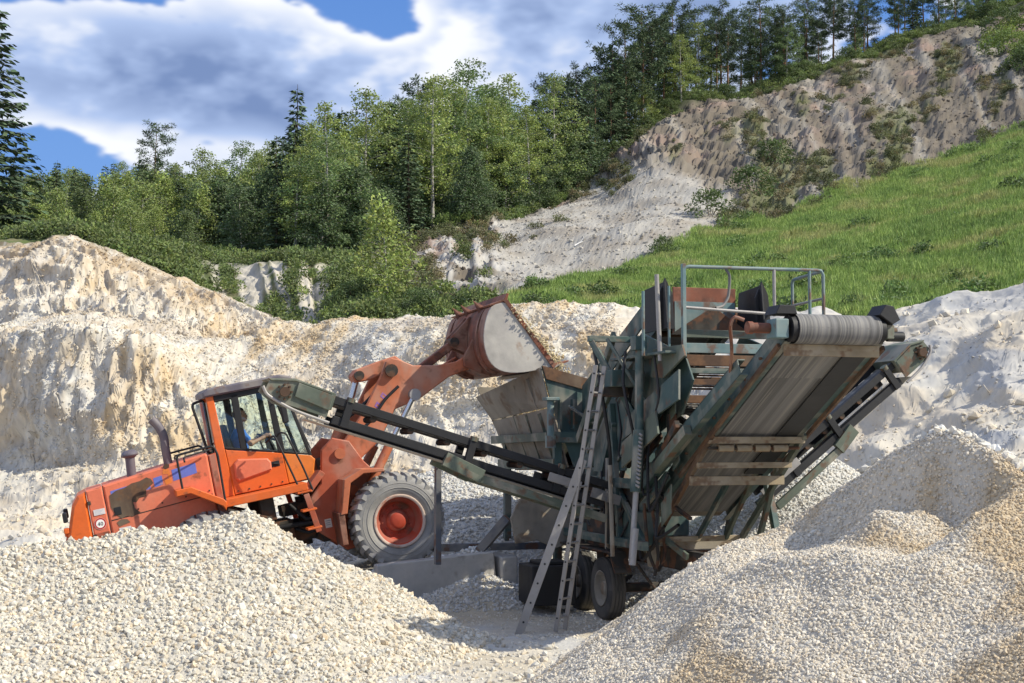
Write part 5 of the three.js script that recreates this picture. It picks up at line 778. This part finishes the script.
  P('rim_strip', [PX([[1.17, 4.37], [2.5, 4.03], [3.9, 4.03], [4.22, 4.32], [4.18, 4.1], [3.88, 3.82], [2.5, 3.8], [1.25, 4.12]], -1.955, -1.925, 0.006)], M.rust, HP);
  for (const a of [1.5, 1.75, 2.0, 2.3, 2.6, 3.0, 3.4]) P('stiffener', PX([[a - 0.02, 3.2], [a + 0.02, 3.2], [a + 0.02, 3.75], [a - 0.02, 3.75]], -1.957, -1.82, 0.004), M.teal, HP);
  P('rear_wall', quad([3.9, 2.5, -5.62], [4.2, 4.1, -5.62], [0.95, 4.1, -5.62], [1.7, 2.5, -5.62]), M.dustyBox, HP);
  P('side_wall', quad([3.75, 2.4, -5.6], [4.2, 4.1, -5.6], [4.2, 4.25, -2.0], [3.75, 2.5, -2.0]), M.teal, HP);
  P('hopper_floor', BM([2.75, 2.4, -5.6], [2.75, 2.5, -2.0], 0.06, 1.95), M.grime, HP);
  for (let k = 0; k < 9; k++) P('grid_bar', BM([1.35, 3.7, -2.5 - k * 0.36], [4.0, 3.9, -2.5 - k * 0.36], 0.06, 0.03), M.rust, HP);
  for (const [a, b] of [[1.5, -2.05], [1.55, -5.4], [3.9, -2.05], [3.9, -5.4]]) P('hopper_leg', BM([a, 0.25, b], [a, 3.1, b], 0.14, 0.14, [0, 0, 1]), M.teal, HP);
  P('front_beam', [BM([1.4, 3.05, -1.9], [3.95, 3.05, -1.9], 0.2, 0.12)], M.teal, HP);
  P('jack_sleeve', [RD([1.28, 3.0, -1.78], [1.28, 3.72, -1.78], 0.065), CB(1.16, 1.42, 3.72, 3.78, -1.9, -1.66), RD([1.28, 2.86, -1.78], [1.28, 3.08, -1.78], 0.1, 0.1, 6)], M.paleTeal, HP);
  P('jack_rod', RD([1.62, 3.62, -1.75], [2.3, 3.2, -1.75], 0.035), M.chrome, HP);
  P('diagonal_strut', BM([1.55, 2.1, -1.2], [2.15, 3.75, -0.6], 0.2, 0.08), M.teal, S);
  P('rubber_apron', [PX([[0.55, 1.15], [0.45, 1.6], [0.62, 1.95], [1.1, 2.0], [1.6, 1.75], [1.65, 1.15], [1.3, 1.05], [0.95, 1.2]], -1.62, -1.56, 0.01)], M.dustyBox, S);
  P('ballast_box', [CB(0.45, 1.25, 0.18, 0.86, -1.1, -0.3, 0.03), CB(0.62, 1.15, 0.86, 0.92, -1.0, -0.4, 0.02)], M.black, S);
  P('support_foot', [BM([0.02, 0.98, -2.1], [0.45, 1.6, -1.75], 0.16, 0.14)], M.slate, S);
  // feed conveyor rising from the hopper to the screen
  const F = grp('feed_conveyor', S);
  for (const a of [2.02, 3.4]) P('side_channel', [CH([a, 2.25, -4.4], [a, 4.95, 1.5], 0.26, 0.1, 0.014, a < 2.7 ? -1 : 1)], M.teal, F);
  P('belt', BM([2.71, 2.42, -4.4], [2.71, 5.1, 1.45], 0.03, 1.25), M.belt, F); P('head_drum', RD([2.02, 5.0, 1.55], [3.4, 5.0, 1.55], 0.17), M.grime, F);
  for (let k = 0; k < 6; k++) { const f = k / 6 + 0.08; P('idler', RD([2.05, 2.3 + 2.7 * f, -4.4 + 5.9 * f], [3.37, 2.3 + 2.7 * f, -4.4 + 5.9 * f], 0.05), M.rust, F); }
  P('skirt_plate', [PY([[-1.9, 3.5], [-1.9, 4.0], [1.2, 5.3], [1.2, 4.95]], 1.94, 1.97, 0.004)], M.teal, F);
  // screen box
  const X = grp('screen_box', S);
  P('side_plate', [PY([[0.6, 3.2], [1.0, 4.5], [1.3, 4.75], [3.0, 4.3], [3.3, 3.9], [2.9, 3.4], [1.6, 3.0]], 1.82, 1.86, 0.01)], M.teal, X); P('side_plate', [PY([[0.6, 3.2], [1.0, 4.5], [1.3, 4.75], [3.0, 4.3], [3.3, 3.9], [2.9, 3.4], [1.6, 3.0]], 3.6, 3.64, 0.01)], M.teal, X);
  for (let k = 0; k < 11; k++) P('screen_bar', BM([1.87, 4.28 - k * 0.05, 1.2 + k * 0.17], [3.6, 4.28 - k * 0.05, 1.2 + k * 0.17], 0.03, 0.05), M.rust, X);
  for (let k = 0; k < 9; k++) P('screen_bar', BM([1.87, 3.72 - k * 0.04, 1.2 + k * 0.2], [3.6, 3.72 - k * 0.04, 1.2 + k * 0.2], 0.03, 0.05), M.grime, X);
  P('front_beam', BM([1.84, 4.62, 2.98], [3.7, 4.62, 2.98], 0.12, 0.06), M.olive, X); P('front_beam', BM([1.84, 4.4, 3.0], [3.7, 4.4, 3.0], 0.15, 0.06), M.paleTeal, X); P('front_beam', BM([1.84, 4.21, 3.02], [3.7, 4.21, 3.02], 0.17, 0.06), M.rust, X); P('front_beam', BM([1.84, 4.05, 3.05], [3.7, 4.05, 3.05], 0.08, 0.08), M.teal, X); P('front_beam', BM([1.84, 3.88, 3.05], [3.7, 3.88, 3.05], 0.09, 0.05), M.rust, X); P('front_beam', BM([1.84, 3.62, 3.0], [3.7, 3.62, 3.0], 0.12, 0.05), M.rust, X);
  P('feed_box_back', [PX([[2.1, 4.7], [2.1, 5.45], [3.2, 5.45], [3.2, 4.7]], 1.92, 1.96, 0.006)], M.rustRed, X);
  P('feed_box_back', [PX([[2.12, 4.68], [2.12, 5.22], [3.18, 5.22], [3.18, 4.68]], 1.962, 1.972, 0.002)], M.paleTeal, X);
  P('spreader_plate', [PX([[1.95, 4.66], [2.15, 4.8], [2.68, 5.12], [3.2, 4.78], [3.4, 4.66]], 2.2, 2.24, 0.006)], M.grime, X);
  for (const [a0, a1] of [[1.62, 1.78], [3.28, 3.44]]) P('feed_box_wing', [PX([[a0, 4.72], [a0 - 0.02, 5.25], [a0 + 0.1, 5.52], [a1 + 0.05, 5.3], [a1 + 0.1, 4.72]], 2.5, 2.54, 0.006), PY([[1.7, 4.7], [1.8, 5.4], [2.6, 5.45], [2.7, 4.72]], a0 + 0.05, a0 + 0.08, 0.006)], M.black, X);
  for (const a of [1.74, 3.66]) P('vibration_spring', [RD([a, 3.1, 1.3], [a, 3.45, 1.3], 0.08), RD([a, 3.1, 2.7], [a, 3.4, 2.7], 0.08)], M.grime, X);
  P('deflector_plate', [PY([[2.3, 4.42], [3.4, 4.42], [3.5, 4.25], [2.7, 3.95], [2.2, 3.98]], 1.6, 1.64, 0.006)], M.olive, X);
  P('side_chute', [quad([1.5, 3.0, 1.2], [1.55, 3.35, 1.2], [1.55, 4.05, 3.4], [1.5, 3.6, 3.5])], M.teal, X); P('side_chute', [quad([1.42, 2.55, 1.4], [1.46, 2.95, 1.3], [1.46, 3.45, 2.7], [1.42, 3.1, 2.9])], M.olive, X);
  P('work_platform', [BM([1.62, 4.32, 0.9], [1.62, 4.32, 3.2], 0.04, 0.4)], M.teal, S); P('catwalk_bracket', [BM([1.0, 4.66, 1.0], [1.75, 4.66, 1.0], 0.1, 0.1), BM([1.06, 4.62, 1.0], [1.6, 3.4, 1.5], 0.1, 0.08), BM([1.1, 4.62, 1.6], [1.6, 3.6, 2.0], 0.05, 0.05)], M.teal, S);
  P('side_box', [CB(1.15, 1.62, 3.85, 4.12, 1.1, 1.7, 0.01)], M.teal, S); P('side_box', [CB(0.98, 1.5, 3.7, 3.85, 1.1, 1.5, 0.01)], M.grime, S);
  P('lift_frame', [BM([1.5, 3.0, -0.9], [1.5, 4.75, 0.9], 0.14, 0.07), BM([1.5, 2.8, -0.4], [1.5, 4.3, 1.2], 0.1, 0.06)], M.olive, S);
  // handrails
  const RL = grp('handrail', S);
  P('top_rail', BN([[1.73, 4.3, 3.2], [1.73, 5.62, 3.2], [4.1, 5.64, 3.2], [4.1, 4.95, 3.2]], 0.028), M.paleTeal, RL); P('post', BM([1.73, 4.25, 3.2], [1.73, 5.66, 3.2], 0.075, 0.06, [0, 0, 1]), M.paleTeal, RL);
  P('mid_rail', RD([1.73, 5.0, 3.2], [4.0, 4.9, 3.2], 0.024), M.aluminium, RL); P('post', RD([3.25, 4.9, 3.2], [3.25, 5.63, 3.2], 0.026), M.aluminium, RL); P('post', RD([3.86, 4.9, 3.2], [3.86, 5.63, 3.2], 0.026), M.paleTeal, RL);
  P('end_rail', BN([[4.1, 5.63, 3.2], [4.1, 5.6, 2.2], [4.1, 4.8, 2.2]], 0.026), M.paleTeal, RL); P('end_rail', BN([[4.1, 5.2, 3.2], [4.1, 5.18, 2.2]], 0.022), M.aluminium, RL);
  P('safety_hoop', PP([[2.42, 5.62, 3.2], [2.52, 5.5, 3.15], [2.52, 5.2, 3.1], [2.42, 5.05, 3.12], [2.26, 5.0, 3.2]], 0.022), M.slate, RL);
  P('post', RD([1.47, 4.2, 2.9], [1.42, 5.52, 2.9], 0.035), M.aluminium, RL); P('post', RD([1.36, 4.3, 2.5], [1.36, 5.3, 2.5], 0.025), M.paleTeal, RL); P('post', RD([1.62, 4.2, 2.9], [1.62, 5.35, 2.9], 0.02), M.paleTeal, RL);
  P('hydraulic_jack', [RD([1.42, 4.5, 2.2], [1.36, 3.1, 2.3], 0.07), CB(1.3, 1.5, 4.4, 4.62, 2.1, 2.32), RD([1.36, 3.15, 2.3], [1.25, 2.2, 2.4], 0.09, 0.08)], M.teal, S); P('jack_ram', [RD([1.27, 2.3, 2.4], [1.14, 1.15, 2.5], 0.045), RD([1.2, 1.65, 2.52], [1.13, 1.1, 2.56], 0.055)], M.aluminium, S);
  for (let k = 0; k < 14; k++) { const f = k / 14; P('rack_tooth', RD([1.335 - 0.1 * f, 3.1 - 0.85 * f, 2.36 + 0.1 * f], [1.345 - 0.1 * f, 3.07 - 0.85 * f, 2.45 + 0.1 * f], 0.02, 0.02, 6), M.aluminium, S); }
  P('prop_leg', [RD([1.18, 2.6, 1.5], [1.22, 1.15, 1.5], 0.035), RD([1.5, 2.7, 0.6], [1.48, 1.2, 0.6], 0.05)], M.dustyBox, S);
  // tail conveyor
  const T = grp('tail_conveyor', S), c0 = [1.0, 1.78], c1 = [5.92, 4.46], tl = (f, n = 0) => { const dy = c1[1] - c0[1], db = c1[0] - c0[0], L2 = Math.hypot(dy, db); return [c0[1] + dy * f + n * db / L2, c0[0] + db * f - n * dy / L2]; };
  const TP = (a, f, n = 0) => { const [y, b] = tl(f, n); return [a, y, b]; };
  for (const a of [1.98, 3.46]) { const o = a < 2.7 ? -1 : 1; P('side_channel', CH(TP(a, 0, 0.02), TP(a, 0.985, 0.02), 0.3, 0.1, 0.014, o), M.teal, T); P('side_flange', BM(TP(a + o * 0.05, 0.3, -0.16), TP(a + o * 0.05, 0.97, -0.14), 0.07, 0.05), M.rust, T); }
  const beltG = (n, f0, f1) => { const p = TP(2.72, f0, n), q = TP(2.72, f1, n), A = V(l(...p)), B2 = V(l(...q)), g = new THREE.PlaneGeometry(1.2, A.distanceTo(B2), 1, 12); const uv = g.attributes.uv; for (let i = 0; i < uv.count; i++) uv.setXY(i, uv.getX(i) * 1.2, uv.getY(i) * 5); const d = B2.clone().sub(A).normalize(), X2 = new THREE.Vector3(1, 0, 0); g.applyMatrix4(new THREE.Matrix4().makeBasis(X2, d, X2.clone().cross(d)).setPosition(A.add(B2).multiplyScalar(0.5))); return g; };
  P('carrying_belt', beltG(0.17, 0, 1), M.belt, T); P('return_belt', beltG(-0.1, 0.05, 1), M.belt, T); P('belt_skirt', BM(TP(3.2, 0.3, -0.125), TP(3.2, 0.95, -0.125), 0.02, 0.36), M.black, T);
  { const g = new THREE.CylinderGeometry(0.2, 0.2, 1.24, 40, 1, true); g.rotateZ(Math.PI / 2); const uv = g.attributes.uv, p = g.attributes.position; for (let i = 0; i < uv.count; i++) uv.setXY(i, p.getX(i) * 2.2, uv.getX(i) * 0.2); g.translate(0, ...[tl(1, 0.02)[0], tl(1, 0.02)[1]]); P('head_belt', g, M.belt, T); P('head_drum', [RD(TP(2.02, 1, 0.02), TP(3.42, 1, 0.02), 0.185)], M.black, T); P('drum_shaft', RD(TP(1.8, 1, 0.02), TP(3.66, 1, 0.02), 0.05), M.rust, T); }
  P('belt_scraper', BM(TP(2.0, 0.965, -0.19), TP(3.44, 0.965, -0.19), 0.16, 0.03), M.dustyBar, T);
  P('bearing_block', CB(1.78, 1.98, tl(1)[0] - 0.12, tl(1)[0] + 0.14, tl(1)[1] - 0.16, tl(1)[1] + 0.12, 0.02), M.paleTeal, T); P('bearing_block', [CB(3.46, 3.58, tl(1)[0] - 0.1, tl(1)[0] + 0.1, tl(1)[1] - 0.2, tl(1)[1] + 0.1, 0.02)], M.olive, T);
  P('drive_motor', [RD([1.5, 4.48, 5.85], [1.8, 4.48, 5.85], 0.07), RD([1.46, 4.48, 5.85], [1.53, 4.48, 5.85], 0.085), PP([[1.42, 4.58, 5.85], [1.3, 4.62, 5.8], [1.28, 4.5, 5.72], [1.5, 4.2, 5.3], [1.8, 3.8, 4.6]], 0.025)], M.rustRed, T);
  P('drum_guard', [PX([[1.78, 4.66], [1.84, 4.78], [2.06, 4.78], [2.1, 4.66]], 5.7, 6.05, 0.01)], M.black, T); P('drum_guard', [PX([[3.3, 4.68], [3.4, 4.82], [3.52, 4.8], [3.62, 4.62], [3.5, 4.55]], 5.75, 6.1, 0.01), RD([3.5, 4.4, 5.95], [3.74, 4.4, 5.95], 0.07)], M.black, T);
  const bars = [[3.62, 3.0, 0.1], [3.2, 2.62, 0.09], [2.95, 2.38, 0.14], [1.5, 1.4, 0.09]];
  for (const [b, y, h] of bars) P('cross_bar', BM([1.92, y, b], [3.5, y, b], h, 0.06), M.dustyBar, T);
  for (let k = 0; k < 4; k++) P('return_roller', RD([2.12 + k * 0.3, 2.88, 3.52], [2.36 + k * 0.3, 2.88, 3.52], 0.06), M.dustyBar, T); P('roller_shaft', RD([1.96, 2.88, 3.52], [3.46, 2.88, 3.52], 0.025), M.grime, T);
  for (const a of [1.95, 3.48]) P('support_leg', [BM([a, 1.25, 1.32], [a, 3.1, 3.7], 0.1, 0.07)], a < 2.7 ? M.rust : M.olive, T);
  P('support_leg', [BM([3.48, 1.0, 1.9], [3.48, 2.62, 2.8], 0.1, 0.07), BM([3.2, 1.4, 1.5], [3.25, 2.5, 2.5], 0.08, 0.06)], M.olive, T); P('support_leg', [BM([2.72, 1.4, 1.45], [2.8, 2.4, 2.5], 0.1, 0.06)], M.teal, T);
  P('apron_plate', [PX([[1.9, 0.95], [1.85, 1.35], [3.5, 1.35], [3.5, 1.0]], 1.3, 1.34, 0.006)], M.dustyBox, T); P('apron_plate', [BM([2.65, 1.75, 0.95], [2.65, 2.05, 1.6], 0.04, 1.4)], M.dustyBox, T);
  P('side_beam', CH([1.68, 2.1, 1.15], [1.68, 4.0, 5.15], 0.24, 0.12, 0.016, -1), M.teal, T); P('side_beam', BM([1.6, 2.55, 2.4], [1.6, 3.15, 3.6], 0.16, 0.12), M.olive, T);
  P('hanging_hose', [PP([[1.6, 2.0, 1.9], [1.62, 1.3, 2.0], [1.75, 0.95, 2.05], [1.95, 1.2, 1.9], [1.95, 1.7, 1.8]], 0.03), PP([[1.7, 1.9, 2.0], [1.75, 1.2, 2.1], [1.68, 0.88, 2.12]], 0.028), PP([[1.75, 1.0, 1.2], [2.1, 0.55, 1.3], [2.6, 0.7, 1.25], [3.0, 1.1, 1.2]], 0.025)], M.grime, S);
  P('hanging_hose', [PP([[1.3, 4.4, 1.9], [1.22, 3.9, 2.0], [1.3, 3.3, 2.1], [1.5, 2.6, 2.0], [1.55, 1.9, 1.7]], 0.025), PP([[1.1, 4.5, 1.0], [1.15, 3.6, 1.3], [1.3, 2.8, 1.2], [1.4, 2.0, 0.9], [1.45, 1.3, 0.7]], 0.03), PP([[1.5, 4.3, 2.6], [1.52, 3.6, 2.7], [1.48, 2.9, 2.2], [1.6, 2.2, 1.8]], 0.022)], M.black, S);
  P('side_frame', [BM([1.55, 1.25, -0.6], [1.55, 3.3, 0.7], 0.14, 0.09), BM([1.55, 1.25, 1.0], [1.55, 3.6, 0.6], 0.12, 0.09), BM([1.55, 2.3, -2.0], [1.55, 2.3, 1.6], 0.16, 0.09), BM([1.5, 1.35, -1.9], [1.5, 1.35, 2.2], 0.14, 0.1), BM([1.6, 2.4, 0.5], [1.6, 1.3, 2.0], 0.1, 0.07)], M.teal, S);
  P('side_panel', [PY([[-0.4, 2.45], [-0.3, 3.2], [0.9, 3.75], [1.3, 3.3], [1.1, 2.5]], 1.6, 1.63, 0.006)], M.teal, S); P('side_panel', [PY([[0.0, 1.4], [0.0, 2.2], [1.2, 2.25], [1.5, 1.4]], 1.66, 1.69, 0.006)], M.grime, S);
  P('rear_screen_frame', [BM([3.7, 1.25, 0.5], [3.7, 4.3, 1.6], 0.14, 0.1), BM([3.7, 1.25, 2.4], [3.7, 4.0, 1.4], 0.12, 0.1)], M.teal, S);

  { // the crowded left flank: braces, hoses, brackets and plates under the screen
    const r = rng(4711);
    for (let k = 0; k < 34; k++) { const b = -1.3 + r() * 3.6, y = 1.35 + r() * 2.4, a = 1.62 + r() * 0.6, L2 = 0.4 + r() * 1.3, up = r() < 0.5 ? 0.62 : r() < 0.5 ? -0.3 : 1.6, n = Math.hypot(1, up); P('brace', BM([a, y, b], [a + (r() - 0.5) * 0.2, Math.min(4.1, y + L2 * up / n), b + L2 / n], 0.05 + r() * 0.09, 0.04 + r() * 0.05), r() < 0.3 ? M.olive : r() < 0.5 ? M.grime : M.teal); }
    for (let k = 0; k < 12; k++) { const b = -0.8 + r() * 3, y = 2.2 + r() * 1.8, a = 1.5 + r() * 0.25; P('hose', PP([[a, y, b], [a - 0.08 * r(), y - 0.4 - r() * 0.4, b + 0.2 * r()], [a - 0.05, y - 0.9 - r() * 0.5, b + 0.1 + 0.4 * r()], [a + 0.1, y - 0.6 - r() * 0.3, b + 0.5 + 0.5 * r()]], 0.018 + r() * 0.014), M.black); }
    for (let k = 0; k < 12; k++) { const b = -0.6 + r() * 3.2, y = 1.4 + r() * 2.3, a = 1.58 + r() * 0.3, w = 0.2 + r() * 0.4, h = 0.12 + r() * 0.3, q = 0.6 * w; P('bracket_plate', PY([[b, y], [b + w, y + q], [b + w, y + q + h], [b, y + h]], a, a + 0.02, 0.004), r() < 0.5 ? M.olive : M.teal); }
    for (const [a, y0, b0, b1, rise] of [[1.93, 1.95, 1.3, 5.3, 2.1], [3.52, 1.95, 1.3, 5.3, 2.1]]) for (let k = 0; k < 9; k++) { const f = k / 8; P('bolt', RD([a - 0.02, y0 + rise * f + 0.06, b0 + (b1 - b0) * f], [a + 0.02, y0 + rise * f + 0.06, b0 + (b1 - b0) * f], 0.022, 0.022, 6), M.rust); }
  }
  // side conveyors: two black tubes a side, belt between, drive box at the head
  function sideConveyor(name, sgn, from, to, b, head) {
    const C = grp(name, S), d = V([to[0] - from[0], to[1] - from[1], 0]).normalize(), n = [-d.y * sgn, d.x * sgn], at2 = (f, k = 0) => [from[0] + (to[0] - from[0]) * f + n[0] * k, from[1] + (to[1] - from[1]) * f + n[1] * k];
    const Q = (f, k, z) => [...at2(f, k), b + z];
    for (const z of [0.32, -0.32]) {
      P('upper_tube', BM(Q(0, 0.17, z), Q(0.985, 0.17, z), 0.125, 0.1), M.black, C); P('lower_tube', BM(Q(0, -0.13, z), Q(0.97, -0.13, z), 0.13, 0.1), M.black, C);
      for (const f of [0.18, 0.5, 0.93]) { P('bracket', BM(Q(f, -0.2, z * 1.1), Q(f, 0.26, z * 1.1), 0.12, 0.1, [1, 0.01, 0]), M.black, C); P('bracket_cap', RD(Q(f, 0.2, z * 1.1), Q(f, 0.27, z * 1.1), 0.07), M.olive, C); }
    }
    P('belt', BM(Q(0, 0.12, 0), Q(1.08, 0.1, 0), 0.02, 0.5), M.belt, C); P('return_belt', BM(Q(0, -0.235, 0), Q(1.05, -0.235, 0), 0.014, 0.52), M.polished, C);
    const hp = (f, k) => at2(f, k), box3 = [[0.992, 0.25], [1.12, 0.28], [1.2, 0.16], [1.205, 0.0], [1.15, -0.12], [0.992, -0.13]].map(([f, k]) => hp(f, k));
    const H2 = grp('drive_head', C);
    for (const z of [0.42, -0.44]) P('head_plate', PX(box3, b + z - 0.01, b + z + 0.01, 0.004), M.olive, C);
    P('head_cover', [PX([[0.985, 0.0], [0.985, 0.26], [1.125, 0.295], [1.205, 0.18], [1.195, 0.16], [1.12, 0.26], [1.0, 0.23], [1.0, 0.0]].map(([f, k]) => hp(f, k)), b - 0.46, b + 0.46, 0.006), PX([[0.992, -0.02], [0.992, 0.22], [1.11, 0.25], [1.11, 0.03]].map(([f, k]) => hp(f, k)), b + 0.43, b + 0.47, 0.006)], M.olive, C);
    C.remove(H2);
    P('head_drum', [RD(Q(1.145, 0.05, -0.4), Q(1.145, 0.05, 0.4), 0.14)], M.black, C); P('drum_shaft', [RD(Q(1.145, 0.05, 0.4), Q(1.145, 0.05, 0.54), 0.075), ...Array.from({ length: 8 }, (_, k) => { const [x, y, z] = Q(1.145, 0.05, 0.46); return RD([x + 0.11 * Math.cos(k * 0.785), y + 0.11 * Math.sin(k * 0.785), z - 0.03], [x + 0.11 * Math.cos(k * 0.785), y + 0.11 * Math.sin(k * 0.785), z + 0.03], 0.018, 0.018, 6); })], M.rust, C);
    P('belt_wrap', pipe([Q(0.98, -0.2, 0.44), Q(1.1, -0.17, 0.45), Q(1.19, -0.07, 0.45), Q(1.215, 0.04, 0.45)].map((p) => l(...p)), 0.025), M.aluminium, C);
    for (let k = 0; k < 7; k++) P('idler', RD(Q(0.06 + k * 0.13, 0.06, -0.3), Q(0.06 + k * 0.13, 0.06, 0.3), 0.05), M.grime, C);
    for (const z of [0.36, -0.36]) { P('frame_beam', BM(Q(-0.02, -0.36, z), Q(0.48, -0.33, z), 0.13, 0.08), M.olive, C); P('hinge_bracket', [BM(Q(0.44, -0.3, z * 1.08), Q(0.58, -0.2, z * 1.08), 0.22, 0.1)], M.olive, C); P('frame_plate', BM(Q(0.1, 0.02, z * 1.12), Q(0.22, 0.02, z * 1.12), 0.14, 0.03), M.aluminium, C); P('frame_plate', BM(Q(-0.05, -0.02, z * 1.12), Q(0.06, -0.02, z * 1.12), 0.16, 0.03), M.slate, C); }
    return C;
  }
  sideConveyor('side_conveyor', -1, [1.25, 2.1], [-3.34, 3.48], 0.8); sideConveyor('side_conveyor', 1, [4.15, 2.2], [6.75, 4.2], 0.8);
  P('conveyor_prop', BM([-0.98, 0.85, -1.2], [-0.98, 2.62, -1.2], 0.14, 0.1, [0, 0, 1]), M.slate, S); P('conveyor_prop', BM([-0.98, 2.58, -1.2], [-0.98, 2.7, 0.45], 0.08, 0.08), M.slate, S);
}
// concrete walling and steel lying at the end of the ramp
{
  const blk = thing('concrete_block', 'long pale concrete block holding up the end of the loading ramp', 'concrete block'); blk.position.set(...site(-0.78, 0, -1.93)); blk.rotation.y = TH; blk.rotation.z = 0.09;
  mesh('block', [box(2.15, 1.1, 0.3, 0, 0.36, 0, 0.03)], M.concrete, blk);
  const b2 = thing('concrete_block', 'dark-sided concrete block turned across the end of the ramp', 'concrete block'); b2.position.set(...site(0.42, 0, -2.5)); b2.rotation.y = TH + 0.08; mesh('block', [box(0.32, 1.0, 1.6, 0, 0.42, 0, 0.04)], M.concrete, b2);
  const st = tag(mesh('steel_beam', [beam([-1.2, 0, 0], [1.2, 0, 0], 0.13, 0.16, 0.01)], M.slate), 'grey steel beam lying across the top of the ramp blocks', 'steel beam'); st.position.set(...site(0.45, 1.04, -2.45)); st.rotation.y = TH + 0.02;
}
// ladders leaning on the machine
function ladder(label, foot, top, across, width, railW, railD, n, r) {
  const o = thing('ladder', label, 'ladder'), F = V(site(...foot)), T = V(site(...top)), A = new THREE.Vector3(...across).normalize(), up = T.clone().sub(F).normalize(), Lg = F.distanceTo(T); o.position.copy(F);
  const z = new THREE.Vector3().crossVectors(A, up).normalize();
  for (const s of [0, 1]) { const g = new RoundedBoxGeometry(railW, Lg, railD, 1, 0.006); g.applyMatrix4(new THREE.Matrix4().makeBasis(A, up, z).setPosition(A.clone().multiplyScalar(s * width).addScaledVector(up, Lg / 2))); mesh('rail', metreUV(g), M.aluminium, o); }
  for (let k = 0; k < n; k++) { const p = up.clone().multiplyScalar(0.22 + k * (Lg - 0.35) / (n - 1)), q = p.clone().addScaledVector(A, width); mesh('rung', rod(p.clone().addScaledVector(A, -railW / 2 - 0.004).toArray(), q.clone().addScaledVector(A, railW / 2 + 0.004).toArray(), r), k % 1 ? M.black : M.aluminium, o); for (const [e, sg] of [[p, -1], [q, 1]]) { const c = e.clone().addScaledVector(A, sg * (railW / 2 + 0.003)); mesh('rung_end', rod(c.toArray(), c.clone().addScaledVector(A, sg * 0.004).toArray(), r * 0.9), M.black, o); } }
  return o;
}
ladder('long narrow aluminium ladder leaning on the screening machine, its rungs showing', [0.17, 0.03, 1.75], [0.63, 4.15, 2.35], [0.46, 0, -0.89], 0.34, 0.032, 0.07, 14, 0.017);
ladder('aluminium ladder seen edge-on, propped against the longer ladder', [-0.43, 0.0, 1.75], [0.5, 2.7, 2.12], [0.045, 0.0, -1], 0.3, 0.03, 0.13, 9, 0.019);

for (const [s, t, L2, tilt, turn, label] of [[9.72, 7.32, 0.9, 0.35, 0.9, 'bleached broken branch lying on the pale scree tongue'], [9.05, 7.08, 1.1, 0.5, 0.4, 'pale stick lying at the top edge of the grass below the scree']]) {
  const o = thing('fallen_branch', label, 'branch'), P0 = surf(s, t); o.position.set(P0.x, P0.y + 0.08, P0.z); o.rotation.set(0, turn, tilt);
  mesh('stem', limb([V([-L2 / 2, 0, 0]), V([-0.1, 0.05, 0.04]), V([L2 / 2, 0.02, -0.03])], 0.04, 0.018), M.white, o); mesh('side_shoot', limb([V([0, 0.04, 0.02]), V([0.25, 0.16, 0.1]), V([0.42, 0.32, 0.12])], 0.025, 0.01), M.white, o);
}
renderer.render(scene, camera);
